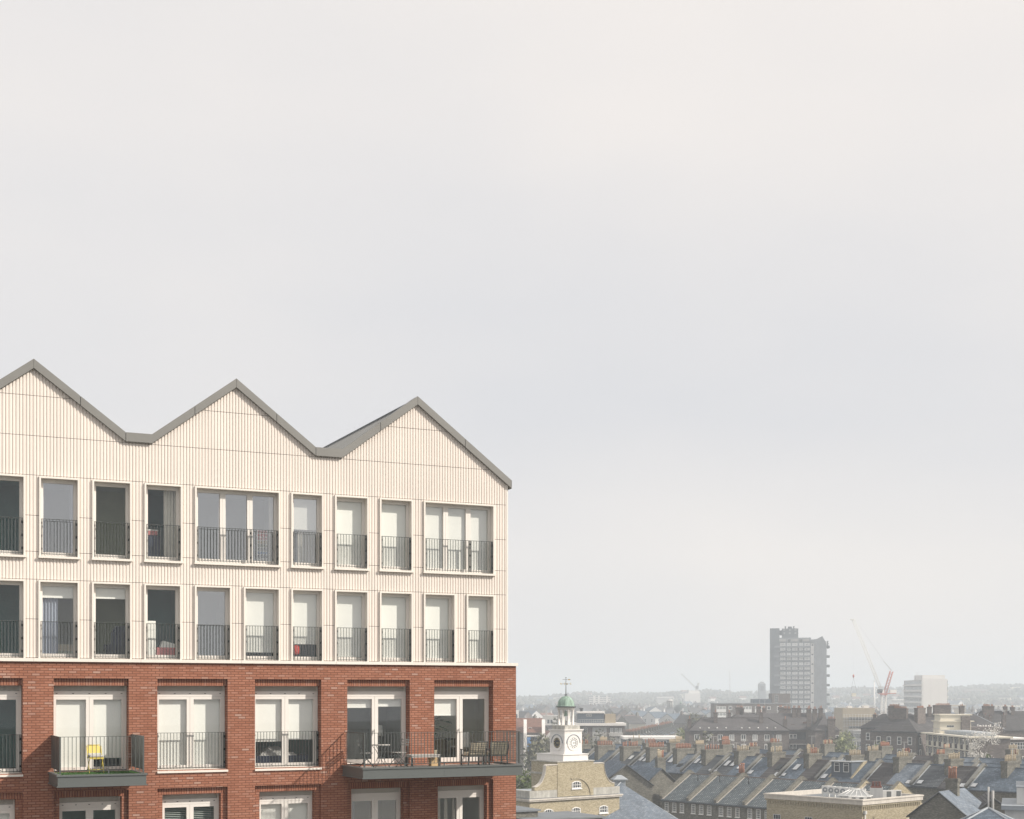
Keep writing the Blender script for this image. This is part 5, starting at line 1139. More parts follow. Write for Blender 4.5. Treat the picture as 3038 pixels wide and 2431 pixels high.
# gallery range and right wing
t, wd = fblock('gallery_flats', 'brown flats with open white edged galleries between the two tiled wings', 2341, 2418, 384, 11.0, 10, 'brown_brick', 'block of flats'); s = lambda px: (px - 2341) / F * 384
mb = MB(); mb.hexa([(-7, -.6, 11.05), (wd + 4, -.6, 11.05), (wd + 4, 6, 15.6), (-7, 6, 15.6)], [(-7, -.6, 11.2), (wd + 4, -.6, 11.2), (wd + 4, 6, 15.75), (-7, 6, 15.75)]); mb.build('roof', 'estate_tile', t)
for z in (8.35, 5.6):
    mb = MB(); mb.box(0, wd, -.01, .0, z, z + 2.3); mb.build('recess_shade', 'dark_metal', t, uv=False); mb = MB(); mb.box(0, wd, -1.2, -1.05, z - 1.0, z + .12); mb.build('gallery_wall', 'brown_brick', t)  # dark sheet on the flat wall paints the shade inside the gallery
    mb = MB(); mb.box(0, wd, -1.3, -.02, z - 1.25, z - 1.02); mb.build('gallery_edge', 'white_paint', t)
    for px in (2347, 2358, 2404): window(t, s(px), -.02, z + .3, 1.0 if px < 2400 else 1.4, 1.3, nv=1 if px < 2400 else 2, nh=1, trans=.45, fw=.14, bar=.14)
for px in (2366, 2380, 2410): stack(t, s(px - 0), 4.5, 14, 17.2, 1.1, .9, 2, 'brown_brick', 'pot_red', along='x', ph=.6)
mb = MB()
for px in (2350, 2385, 2395): mb.box(s(px), s(px) + .9, 1.2, 1.5, 12.2 + (px - 2350) * .02, 12.6 + (px - 2350) * .02)
mb.build('replaced_tiles', 'red_tile', t, uv=False)
t, wd = fblock('end_wing_flats', 'brown brick end wing with a tall stack and one narrow white window', 2418, 2490, 372, 11.3, 14, 'brown_brick', 'block of flats'); s = lambda px: (px - 2418) / F * 372
mb = MB(); e = .3; c = [(-e, -e, 11.31), (wd + e, -e, 11.31), (wd + e, 14 + e, 11.31), (-e, 14 + e, 11.31)]; a, b = (wd / 2, 4, 14.9), (wd / 2, 10, 14.9)
mb.poly([c[0], c[1], a]); mb.poly([c[1], c[2], b, a]); mb.poly([c[2], c[3], b]); mb.poly([c[3], c[0], a, b]); mb.poly(c[::-1]); mb.build('roof', 'estate_tile', t)
mb = MB(); mb.box(s(2456), s(2477), -.5, .6, 0, 14.4); mb.box(s(2455), s(2478), -.6, .7, 14.1, 14.4); mb.build('chimney_breast', 'brown_brick', t)
for k in range(5): link('chimney_pot', pot_mesh('pot_red', .6, .14), t, (s(2459) + k * .38, .05, 14.4))
mb = MB(); mb.tube((s(2449), -.1, 0), (s(2449), -.1, 11.8), .1, n=6); mb.build('downpipe', 'dark_metal', t, uv=False)
for z in (8.3, 5.6): window(t, s(2484), 0, z, .85, 1.75, nv=1, nh=1, trans=.4, fw=.15, bar=.12)
for px, zt in ((2452, 17.2), (2434, 17.0), (2416, 17.0)): stack(t, s(px), 7, 12, zt, 1.0, .9, 2, 'brown_brick', 'pot_red', along='x', ph=.6)
t = hipped('brown_brick_flats', 'rear range of brown flats showing only its tiled ridge and dark chimney stacks', at(2262, 405), 402, 0, 24, 10, 11.5, 15.3, 'estate_tile', 'brown_brick', cat='block of flats')
for k, (px, zt, w_) in enumerate(((2196, 17.2, 2.0), (2204, 16.9, 1.2), (2254, 17.4, 1.2), (2270, 17.0, .9), (2320, 17.2, 1.3), (2334, 16.9, 1.3), (2345, 16.8, .9))): stack(t, (px - 2262) / F * 405, 5, 14, zt, w_, .9, 3 if w_ > 1.1 else 2, 'brown_brick', 'pot_red', along='x', ph=.6)
# white panelled flats behind
t, wd = fblock('panelled_flats', 'brown brick flats with white window panels and a brick lift tower on the roof', 2120, 2346, 596, 16.9, 12, 'brown_brick', 'block of flats'); s = lambda px: (px - 2120) / F * 596
mb = MB(); mb.box(-.2, wd + .2, -.2, 12.2, 16.905, 17.2); mb.build('parapet', 'concrete', t)
mb = MB(); mb.box(s(2292), s(2346), 1, 9, 17.21, 21.3); mb.build('lift_tower', 'brown_brick', t); mb = MB(); mb.box(s(2236), s(2290), 1, 8, 17.21, 18.9); mb.build('glazed_penthouse', 'navy_cladding', t); window(t, s(2305), .99, 17.4, 1.4, 3.2, nv=2, nh=3)
for z in (14.4, 11.7, 9.0):
    for px0, px1 in ((2125, 2154), (2202, 2230), (2240, 2269)):
        w_ = window(t, s((px0 + px1) / 2), 0, z - 1.1, s(px1 - px0 + 2120), 2.45, nv=3, nh=1, fw=.15, bar=.2, trans=1.15, glass='far_glass_light'); mb = MB(); h_ = s(px1 - px0 + 2120) / 2; mb.box(-h_ + .1, h_ - .1, -.06, -.03, .1, 1.1); mb.build('panel', 'white_frame', w_, uv=False)
    for px in (2167, 2189, 2281): window(t, s(px), 0, z - .1, 1.5, 1.4, nv=1, nh=1, fw=.18)
    for px in (2309, 2320): window(t, s(px), 0, z - .8, 1.1, 2.2, nv=1, nh=1, fw=.2)
# the grey tower block
Y = 790; t = thing('tower_block', 'tall grey concrete tower block with stacked balconies and a dark side slab', 'tower block', (at(2284, Y), Y, 0), R(-11.6)); s = lambda px: (px - 2284) / F * Y * 1.02; zz = lambda y: zat(y, Y)
mb = MB(); mb.box(s(2297), s(2401), 0, 16, 0, zz(1893)); mb.build('main_slab', 'concrete', t)
mb = MB(); mb.box(0, s(2311), -1.2, 10, 0, zz(1865)); mb.build('stair_slab', 'dark_slab', t)
mb = MB(); mb.box(s(2318), s(2365), 3, 10, zz(1893), zz(1865)); mb.taper(s(2341), 6, zz(1865), zz(1859), 1.4, 2, .9, 2); mb.box(s(2311.2), s(2317.8), 4, 8, zz(1884), zz(1870)); mb.build('plant_room', 'dark_slab', t)
for px in (2328, 2352): mb = MB(); mb.lathe([(.3, 0), (.3, .8), (.45, .85), (.45, 1.3)], 8, (s(px), 4.5, zz(1865))); mb.build('roof_cowl', 'dark_metal', t, uv=False)
for px in (2325, 2341, 2357):
    for y in (1871, 1881): window(t, s(px), 3, zz(y), .9, .8, nv=1, nh=1, glass='far_glass_light')
mb = MB(); mb.box(s(2400.2), s(2410), -.3, 12, 0, zz(1910)); mb.build('white_stair_strip', 'white_paint', t)
mb = MB(); mb.prism([(s(2410), 0), (s(2445), 0), (s(2445), zz(1912)), (s(2433), zz(1889)), (s(2416), zz(1898)), (s(2400), zz(1899)), (s(2400), zz(1909)), (s(2410), zz(1909))], -.9, 14); mb.build('blank_flank', 'concrete', t)
FL = 14.1; bays = [(2304, 12), (2321, 18), (2338, 13), (2355, 18), (2373, 13), (2390, 18)]
for r_ in range(15):
    y = 1916 + r_ * FL; z = zz(y)
    for q, (px, wpx) in enumerate(bays):
        ww = s(2284 + wpx); g = ('far_glass_light', 'far_glass')[(r_ * 7 + q * 5) % 3 > 0]
        window(t, s(px), 0, z - .2, ww * .86, 1.55, nv=4 if q % 2 else 3, nh=1, frame='white_frame', glass=g, fw=.38, bar=.5)
    if True:
        mb = MB()
        for q, (px, wpx) in enumerate(bays):
            if q % 2 == 0 and r_ % 2 == 0: ww = s(2284 + wpx) + .6; mb.box(s(px) - ww / 2, s(px) + ww / 2, -1.5, -.06, z - 1.35, z - .2)
            else: ww = s(2284 + wpx); mb.box(s(px) - ww / 2, s(px) + ww / 2, -.35, -.06, z - 1.3, z - .25)
        mb.build('balcony_row', 'concrete' if r_ % 2 == 0 else 'dark_slab', t)  # odd rows coloured darker to paint the shade of recessed floors
    if r_ % 2 == 0: window(t, s(2405), -.3, z - .3, 1.3, .9, nv=1, nh=1, fw=.1)
    if r_ % 2 == 0: mb = MB(); mb.box(s(2445.3), s(2454), 1, 8, zz(y + 8), zz(y + 1)); mb.build('side_balcony', 'dark_slab', t)
mb = MB()
for px0, px1 in ((2311, 2330), (2345, 2364), (2379, 2396)): mb.box(s(px0), s(px1), -.6, -.01, zz(1904), zz(1897))
mb.build('roof_panel', 'pale_concrete', t)
for px in (2304, 2339, 2372): window(t, s(px), -.01, zz(1908), 1.7, 2.0, nv=2, nh=2)
mb = MB(); mb.tube((s(2434), 2, zz(1898)), (s(2452), 2, zz(1912)), .12, n=4); mb.box(s(2447), s(2450), 1, 8, zz(1925), zz(1903)); mb.build('roof_frame', 'dark_slab', t, uv=False)
# pale office slab
Y = 775; t = thing('office_slab', 'pale office slab with blank white end wall and banded side windows', 'office block', (at(2737, Y), Y, 0), R(-5.7)); zz = lambda y: zat(y, Y); wd = 13.4; dp = 60
mb = MB(); mb.box(0, wd, 0, 3, 0, zz(2015)); mb.build('end_wall', 'sunlit_render', t)
mb = MB(); mb.box(.5, wd + .9, 3.01, dp, 0, zz(2017)); mb.build('core', 'pale_concrete', t)
mb = MB()
for k in range(1, 3): mb.box(wd * k / 3 - .02, wd * k / 3 + .02, -.01, .0, 0, zz(2015))
mb.build('panel_joint', 'grey_white', t, uv=False)
for r_ in range(7):
    z = zz(2024 + r_ * 17.4)
    if r_: mb = MB(); mb.box(-.25, .495, 3.01, dp, z + 1.2, z + 2.1); mb.box(wd + .905, wd + 1.3, 3.01, dp, z + 1.2, z + 2.1); mb.build('spandrel', 'white_paint', t)
    for q in range(4): window(t, .49, 6.8 + q * 14.2, z - 1.9, 13.6, 2.6, rz=R(-90), nv=6, nh=1, frame='grey_white', fw=.2, bar=.22, trans=.9)
    window(t, wd + .45, 2.99, z - 1.6, .8, 2.2, nv=1, nh=1, frame='grey_white')
mb = MB(); mb.box(1, wd, 6, 30, zz(2017), zz(2003)); mb.build('plant_room', 'white_paint', t); mb = MB()
for q in range(5): mb.tube((.8 + q * .5, 26, zz(2017)), (.8 + q * .5, 26, zz(2000) + q % 2 * 1.5), .08, n=4); mb.tube((.8, 26, zz(2014 - q * 3)), (2.8, 26, zz(2014 - q * 3)), .06, n=4)
mb.build('roof_mast', 'scaffold', t, uv=False)
# tower crane
Y = 700; CX = at(2621.5, Y); t = thing('tower_crane', 'luffing tower crane with white jib raised left and red frame', 'crane', (CX, Y, 0)); k_ = Y / F; P = lambda px, y, d=0: Vector((at(px, Y) - CX, d, zat(y, Y)))
def lattice(mb, a, b, wd, n, r, rb, up=Vector((0, 1, 0))):
    a = Vector(a); b = Vector(b); d = (b - a).normalized(); u = d.cross(up).normalized(); v = d.cross(u); c = [(u * i + v * j) * wd / 2 for i, j in ((-1, -1), (1, -1), (1, 1), (-1, 1))]
    for o in c: mb.tube(a + o, b + o, r, n=4)
    for q in range(n):
        p, p2 = a + (b - a) * q / n, a + (b - a) * (q + 1) / n
        for i in range(4): mb.tube(p + c[i], p2 + c[(i + 1) % 4], rb, n=3, caps=False); mb.tube(p + c[i], p + c[(i + 1) % 4], rb, n=3, caps=False)
mb = MB(); lattice(mb, (0, 0, 0), P(2621.5, 2063), 2.3, 20, .14, .07); mb.build('mast', 'crane_white', t, uv=False)
mb = MB(); mb.box(-1.5, 1.5, -1.5, 1.5, zat(2063, Y), zat(2060, Y)); a = P(2612, 2056); mb.box(a.x - 1, P(2657, 0).x, -1.1, 1.1, zat(2059, Y), zat(2057, Y)); mb.build('slewing_deck', 'crane_red', t, uv=False)
mb = MB(); a = P(2603, 2058); mb.prism([(a.x, a.z + .3), (a.x + 2, a.z), (a.x + 2.6, a.z + 2), (a.x + .2, a.z + 2.2)], -1, 1); mb.build('cab', 'far_glass', t, uv=False)
mb = MB(); a = P(2609, 2058); mb.box(a.x, a.x + 2.2, -1, 1, a.z, a.z + 1.9); a = P(2640, 2057); mb.box(a.x, a.x + 3.2, -1, 1, a.z, a.z + 1.7); mb.build('machinery_house', 'crane_white', t, uv=False)
mb = MB(); lattice(mb, P(2626, 2056), P(2645, 1992), 1.4, 7, .13, .07); mb.build('a_frame', 'crane_red', t, uv=False)
mb = MB(); lattice(mb, P(2615, 2050), P(2531, 1838), 1.15, 30, .075, .035); mb.box(P(2523, 0).x, P(2534, 0).x, -.8, .8, zat(1840, Y), zat(1837, Y)); mb.build('jib', 'crane_white', t, uv=False)
mb = MB(); mb.tube(P(2645, 1990), P(2622, 1962), .14, n=4); mb.tube(P(2622, 1962), P(2548, 1855), .035, n=4); mb.tube(P(2531, 1840), P(2532, 2004), .012, n=4); mb.build('pendant_rope', 'scaffold', t, uv=False)
mb = MB(); b_ = P(2532, 2007); mb.lathe([(.1, 1), (.45, .4), (.5, -.1), (.2, -.7), (.05, -1)], 8, b_); mb.build('hook_block', 'crane_red', t, uv=False)
mb = MB(); 
for q in (-1.6, 1.6): mb.tube(b_ - Vector((0, 0, .8)), P(2533, 2056) + Vector((q, 0, 0)), .04, n=4)
mb.build('sling', 'dark_metal', t, uv=False)
ld = thing('crane_load', 'cream wrapped load hanging from the tower crane hook', 'crane load', (at(2533, Y), Y, zat(2066, Y))); mb = MB(); mb.box(-1.0, 1.0, -.8, .8, 0, 1.55); mb.box(-1.1, 1.1, -.9, .9, -.15, -.005); mb.build('wrapped_load', 'cream_render', ld, uv=False)
# scaffolded building
t, wd = fblock('scaffolded_building', 'tan brick building wrapped in scaffolding left of the crane mast', 2500, 2596, 520, 15.8, 14, 'tan_wall'); s = lambda px: (px - 2500) / F * 520
mb = MB(); mb.box(s(2519), s(2533), 2, 5, 15.8, 16.6); mb.box(s(2567), s(2582), 2, 5, 15.8, 16.7); mb.build('rooflight', 'white_paint', t)
for z in (11.4, 8.2, 5.0): mb = MB(); mb.box(s(2518), wd, -.02, .0, z, z + .9); mb.build('opening_shade', 'dark_metal', t, uv=False)  # flat dark strips paint the shade of openings on a solid wall
mb = MB()
for k in range(14): x = .2 + k * (wd + 2) / 13; mb.tube((x, -1.3, 0), (x, -1.3, 13.6), .05, n=4)
for z in (2, 4, 6, 8, 10, 12, 13.4): mb.tube((0, -1.3, z), (wd + 2, -1.3, z), .05, n=4); mb.box(0, wd + 2, -1.3, -.2, z - 1.0, z - .92)
for k in range(6): mb.tube((k * 2.2, -1.32, 2 + k), (k * 2.2 + 2, -1.32, 6 + k), .04, n=4)
mb.build('scaffolding', 'scaffold', t, uv=False)
t = thing('grey_glazed_block', 'low grey block with long glazed side beside the scaffolded building', 'building', (at(2601, 460), 460, 0), R(-80)); mb = MB(); mb.box(-24, 0, 0, 8, 0, 8.6); mb.build('wall', 'pale_concrete', t)
for z in (5.8, 3.2, .8):
    for q in range(4): window(t, -3.2 - q * 5.9, 0, z, 5.4, 1.8, nv=5, nh=1, fw=.1, bar=.12)
# mansion flats on the right
def mansion(name, label, px, Y, rz, LF, LR, ze, zr, stacks, wf=True):
    """corner at photo column px; left face runs back to the left, right face to the right"""
    t = thing(name, label, 'mansion flats', (at(px, Y), Y, 0), rz); mb = MB(); mb.box(-LF, 0, 0, LR, 0, ze); mb.build('wall', 'brown_brick', t)
    mb = MB(); e = .5; c = [(-LF - e, -e, ze), (e, -e, ze), (e, LR + e, ze), (-LF - e, LR + e, ze)]; h = min(LF, LR) / 2
    a, b = ((-LF + h, LR / 2, zr), (-h, LR / 2, zr)) if LF > LR else ((-LF / 2, h, zr), (-LF / 2, LR - h, zr))
    if LF > LR: mb.poly([c[0], c[1], b, a]); mb.poly([c[1], c[2], b]); mb.poly([c[2], c[3], a, b]); mb.poly([c[3], c[0], a])
    else: mb.poly([c[0], c[1], a]); mb.poly([c[1], c[2], b, a]); mb.poly([c[2], c[3], b]); mb.poly([c[3], c[0], a, b])
    mb.poly(c[::-1]); mb.build('roof', 'brown_tile', t)
    mb = MB(); mb.box(-LF - .6, .6, -.6, -.5, ze - .15, ze + .1); mb.box(.5, .6, -.5, LR + .6, ze - .15, ze + .1); mb.build('gutter', 'dark_metal', t, uv=False)
    for z in (ze - 3.1, ze - 6.0):
        k = -1.6
        while k > -LF + 1: window(t, k, 0, z, 1.1, 1.9, nv=1, nh=2, fw=.14, bar=.1); k -= 2.7
        k = 2.2
        while k < LR - 1: window(t, 0, k, z, 1.1, 1.8, rz=R(90), nv=1, nh=1, fw=.2); k += 4.0
    mb = MB(); mb.tube((.15, 1.0, 0), (.15, 1.0, ze - .4), .12, n=6); mb.box(0, .4, .7, 1.3, ze - .9, ze - .3); mb.build('downpipe', 'dark_metal', t, uv=False)
    for (x, y, zt, tx, ly, n) in stacks: stack(t, x, y, ze, zt, tx, ly, n, 'brown_brick', 'pot_red', along='x' if tx > ly else 'y', r=.12, ph=.45)
    return t
mansion('mansion_flats', 'dark brown mansion flats with a hipped roof and wide chimney slabs under the office slab', 2718, 330, R(-42), 11, 14, 12.0, 16.3, [(-6, 4, 17.6, 3.6, .9, 10), (-2.5, 7.2, 17.7, .9, 4.2, 10), (-5, 11.2, 17.2, .9, .9, 2)])
mansion('mansion_flats', 'dark brown mansion flats beside the crane mast, farther left of the pair', 2650, 352, R(-42), 9, 8, 12.3, 16.0, [(-1.2, 3, 18.0, 3.0, .9, 9), (-6.5, 3, 15.8, .9, .9, 2)])
t = hipped('mansion_range', 'long dark tiled roof with broad chimney slabs behind the cream stair tower', at(2812, 356), 352, R(4), 26, 11, 12.2, 16.0, 'brown_tile', 'brown_brick', cat='mansion flats')
for px, zt, w_, n in ((2800, 18.2, 4.4, 12), (2762, 17.8, .9, 2), (2860, 18.0, 1.1, 2)): stack(t, (px - 2812) / F * 356, 4.6, 14, zt, w_, .9, n, 'brown_brick', 'pot_red', along='x', r=.12, ph=.45)
t = hipped('mansion_range', 'dark hipped roofs with chimney slabs at the far right edge behind white windows', at(2985, 366), 362, R(2), 24, 12, 11.6, 16.6, 'brown_tile', 'brown_brick', cat='mansion flats')
for px, zt, w_, n in ((2937, 17.9, 2.9, 9), (2988, 17.8, .8, 2), (3010, 17.6, .9, 2)): stack(t, (px - 2985) / F * 366, 5, 14, zt, w_, .9, n, 'brown_brick', 'pot_red', along='x', r=.12, ph=.45)
for px, zt in ((2912, 15.6), (2924, 15.2), (2966, 15.6)): stack(t, (px - 2985) / F * 366, 1.0, 11, zt, .95, .8, 1, 'brown_brick', 'pot_dark', r=.12, ph=.4)
# gallery access flats with cream balconies, long side facing left
t = thing('gallery_access_flats', 'flat roofed flats with cream galleries along the side and cream stair tower', 'block of flats', (97.7, 296, 0)); ln = 35
mb = MB(); mb.box(.9, 8.4, 0, ln, 0, 11.6); mb.build('wall', 'brown_brick', t); mb = MB(); mb.box(-.6, 8.8, -.5, ln + .4, 11.605, 11.95); mb.build('roof_slab', 'cream_render', t)
mb = MB(); mb.box(1.5, 6.5, 3, ln - 12, 12.0, 12.5)
for k in range(24): mb.tube((1.2, 2 + k, 12.6), (6.8, 2 + k, 12.7), .06, n=4)
mb.build('solar_panels', 'lead', t, uv=False)
for z in (8.9, 6.1, 3.3):
    mb = MB(); mb.box(.3, .89, .2, ln - .2, z - .15, z + .05); mb.build('gallery_floor', 'cream_render', t)
    for k in range(9):
        y0 = .6 + k * 3.85; m2 = MB(); m2.box(.28, .42, y0, y0 + 1.5, z + .052, z + 1.2); m2.build('balcony_panel', 'cream_render', t)
        m2 = MB(); m2.box(.72, .89, y0 + 1.7, y0 + 2.3, z + .05, z + 2.5); m2.build('pier', 'cream_render', t)
        window(t, .895, y0 + 2.9, z + .1, 1.1, 2.2, rz=R(-90), nv=1, nh=1, fw=.1); window(t, .895, y0 + .9, z + 1.1, 1.0, 1.2, rz=R(-90), nv=1, nh=1, fw=.1)
mb = MB(); mb.box(1.4, 8.6, 26, 31, 11.96, 14.6); mb.build('stair_tower', 'cream_render', t); mb = MB(); mb.box(1.0, 9.2, 25.5, 31.5, 14.605, 14.85); mb.box(1.6, 8.4, 26.3, 30.8, 14.855, 16.1); mb.box(1.3, 8.9, 26, 31.2, 16.105, 16.35); mb.build('stair_roof', 'cream_render', t)
mb = MB(); mb.box(6.2, 8.2, 25.2, 25.98, 11.96, 15.9); mb.build('stair_chimney', 'brown_brick', t); window(t, 3.8, 25.99, 13.3, 1.7, .5, nv=3, nh=1, fw=.06)
mb = MB(); mb.box(1.0, 1.06, 24, 31, 12.9, 12.95)
for k in range(16): mb.tube((1.0, k * 2, 11.95), (1.0, k * 2, 13.0), .03, n=4)
mb.tube((1.0, 0, 13.0), (1.0, 30, 13.0), .035, n=4); mb.build('roof_railing', 'scaffold', t, uv=False)
t, wd = fblock('white_windowed_flats', 'brown flats with wide white windows at the right edge behind the blossom tree', 2975, 3060, 300, 11.2, 10, 'brown_brick', 'block of flats'); s = lambda px: (px - 2975) / F * 300
mb = MB(); mb.box(-.2, wd, -.4, 10, 11.205, 11.5); mb.build('roof_slab', 'white_paint', t)
for z in (9.3, 6.3):
    for px in (2990, 3026): window(t, s(px), 0, z - .2, 2.4, 1.5, nv=4, nh=2, fw=.1, bar=.1)
mb = MB(); mb.box(s(2997), s(3013), -.05, 0, 5.9, 7.9); mb.build('cream_panel', 'cream_render', t)
t, wd = fblock('brick_roof_block', 'low brown block with roof pipes behind the solar roofed flats', 2858, 2975, 338, 13.0, 8, 'brown_brick'); mb = MB(); rr = random.Random(2)
for k in range(14): x = rr.uniform(.3, wd - .3); mb.tube((x, .6, 13.0), (x, .6, 13.35 + rr.random() * .3), .14, n=6)
mb.build('roof_vent', 'white_paint', t, uv=False)
t, wd = fblock('white_parapet_shed', 'low wall with pale parapet between chimney pots on the right', 2690, 2806, 272, 7.4, 6, 'sooty_brick'); mb = MB(); mb.box(-.1, wd + .1, -.1, .4, 7.405, 8.3); mb.build('parapet', 'white_paint', t)
# domed church
Y = 900; t = thing('domed_church', 'hazy domed church with colonnaded bell tower', 'church', (at(2026, Y), Y, 0)); s = lambda px: (px - 2026) / F * Y; zz = lambda y: zat(y, Y)
mb = MB(); mb.box(s(1998), s(2054), 2, 20, 0, zz(2118)); mb.box(s(1996), s(2056), 1.5, 20.5, zz(2118), zz(2115)); mb.build('nave', 'pale_concrete', t)
mb = MB(); r = s(2026 + 22); mb.lathe([(r, zz(2115)), (r, zz(2111))] + [(r * math.cos(R(d)), zz(2111) + r * .95 * math.sin(R(d))) for d in range(0, 84, 9)], 24, (0, 11, 0)); mb.build('dome', 'church_lead', t, uv=False)
mb = MB(); mb.lathe([(.55, zz(2090)), (.55, zz(2086)), (.8, zz(2085.5)), (.5, zz(2083)), (.05, zz(2081.5))], 10, (0, 11, 0)); mb.build('dome_lantern', 'copper', t, uv=False)
mb = MB(); x = s(1991); mb.box(x - 2.2, x + 2.2, 4, 8.4, 0, zz(2101)); mb.box(x - 2.5, x + 2.5, 3.7, 8.7, zz(2101), zz(2099)); mb.build('tower_base', 'concrete', t)
mb = MB()
for k in range(8): a = 2 * math.pi * k / 8; mb.lathe([(.42, zz(2099)), (.36, zz(2082))], 8, (x + 1.7 * math.cos(a), 6.2 + 1.7 * math.sin(a), 0))
mb.lathe([(1.1, zz(2099)), (1.1, zz(2082))], 8, (x, 6.2, 0)); mb.lathe([(2.3, zz(2082)), (2.3, zz(2079.5)), (1.9, zz(2079)), (1.4, zz(2075.5)), (.1, zz(2073.5))], 14, (x, 6.2, 0)); mb.build('bell_stage', 'pale_concrete', t, uv=False)
# far slabs and towers in the haze
def far_slab(name, label, px0, px1, ytop, Y, wall, bands=0, vert=(), cat='tower block', dp=14, band='white_paint'):
    t, wd = fblock(name, label, px0, px1, Y, zat(ytop, Y), dp, wall, cat)
    for k in range(bands):
        z = zat(ytop, Y) - 1.0 - k * (zat(ytop, Y) - 3) / max(bands, 1); mb = MB(); mb.box(-.15, wd + .15, -.5, -.01, z - .9, z + .2); mb.build('floor_band', band, t)
    for a, b in vert: mb = MB(); mb.box(wd * a, wd * b, -.8, -.02, 0, zat(ytop, Y) + 1.0); mb.build('pier', band, t)
    return t
far_slab('slab_block', 'hazy banded tower block right of the copper dome', 1747, 1811, 2067, 1400, 'dark_slab', 8, ((.20, .30), (.42, .50), (.80, .88)))
t = far_slab('white_block', 'sunlit white slab block on the hillside with a small crane behind', 2032, 2078, 2057, 1500, 'white_paint', 0); mb = MB(); mb.box(5, 16, 2, 10, zat(2057, 1500), zat(2049, 1500)); mb.build('plant_room', 'white_paint', t)
far_slab('low_white_block', 'long low pale building on the wooded hillside above the church', 1948, 1998, 2067, 1700, 'pale_concrete', 2, (), 'building')
far_slab('pale_terrace', 'long pale low building in the trees right of the office slab', 2940, 3026, 2094, 1100, 'cream_render', 1, ((.1, .14), (.3, .34), (.5, .54), (.7, .74)), 'building', 10, 'pale_concrete')
far_slab('brick_range', 'long reddish terrace along the hillside at the right', 2860, 2932, 2045, 2000, 'red_tile', 1, (), 'building', 12, 'pale_concrete')
far_slab('brick_range', 'long reddish terrace along the hillside at the far right edge', 2972, 3046, 2044, 2020, 'red_tile', 1, (), 'building', 12, 'pale_concrete')
far_slab('pale_works', 'pale flat roofed works between the crane mast and the office slab', 2646, 2684, 2075, 1200, 'white_paint', 1, (), 'building', 12, 'pale_concrete')
far_slab('grey_flats', 'plain grey brown block right of the office slab', 2816, 2866, 2092, 900, 'tan_wall', 2, (), 'block of flats', 10, 'pale_concrete')
t = thing('chimney_mast', 'slender white chimney rising in the haze left of the crane', 'chimney', (at(2594, 1100), 1100, 0)); mb = MB(); mb.tube((0, 0, 0), (0, 0, zat(2022, 1100)), 1.0, .4, 10); mb.build('shaft', 'white_paint', t, uv=False); mb = MB(); mb.tube((0, 0, zat(2022, 1100)), (0, 0, zat(2020, 1100)), .7, .7, 10); mb.build('rim', 'grey_white', t, uv=False)
t = thing('stone_tower', 'blue hazy church like tower left of the grey tower block', 'tower', (at(2260, 1500), 1500, 0)); q = 1500 / F; mb = MB(); mb.taper(0, 0, 0, zat(2030, 1500), 10.5 * q, 4, 9.3 * q, 4); mb.taper(0, 0, zat(2030, 1500), zat(2023, 1500), 9.3 * q, 4, 1.2, 1.2); mb.build('shaft', 'dark_slab', t); mb = MB(); mb.box(-5 * q, 5 * q, -4.3, -4.1, zat(2050, 1500), zat(2036, 1500)); mb.build('louvre', 'dark_metal', t, uv=False)
t = thing('tower_crane', 'small distant crane above the white hillside block', 'crane', (at(2067, 1540), 1540, 0)); q = 1540 / F; mb = MB(); lattice(mb, (0, 0, 0), (0, 0, zat(2044, 1540)), 2.2, 14, .3, .15); mb.build('mast', 'scaffold', t, uv=False)
mb = MB(); z = zat(2044, 1540); lattice(mb, (0, 0, z), (6 * q, 0, z + 18 * q), 1.6, 8, .25, .12); lattice(mb, (0, 0, z), (-46 * q, 0, z + 45 * q), 1.1, 18, .12, .06); mb.build('jib', 'scaffold', t, uv=False)
mb = MB(); mb.box(-3 * q, 5 * q, -1, 1, z, z + 3); mb.build('counterweight', 'dark_slab', t, uv=False)
t = thing('radio_mast', 'thin radio mast on the wooded skyline left of the grey tower block', 'mast', (at(2165, 1500), 1500, 0)); mb = MB(); lattice(mb, (0, 0, 0), (0, 0, zat(1990, 1500)), 1.0, 40, .05, .025); mb.build('lattice', 'scaffold', t, uv=False)
# receding terrace with a long line of red pots beyond the low flats
ra = random.Random(41); P0 = Vector((at(1868, 432), 432)); P1 = Vector((at(1992, 575), 575)); dv = (P1 - P0); nh = 17; ang = math.atan2(dv.y, dv.x); wh = dv.length / nh
for k in range(nh):
    p = P0 + dv * k / nh
    house('terraced_house', 'small brick house with red pots, %s from near end of the receding terrace' % ORD[k], p.x, p.y, ang, wh, 8.3, 6.2, 4.2, 4.2, ('slate', 'brown_tile', 'slate')[k % 3], 'sooty_brick', group='houses of the receding terrace', chim=dict(pm='pot_red', pots=ra.randint(5, 8), len=2.8, top=9.3, y=0, tx=.9), rng=ra, last=k == nh - 1)
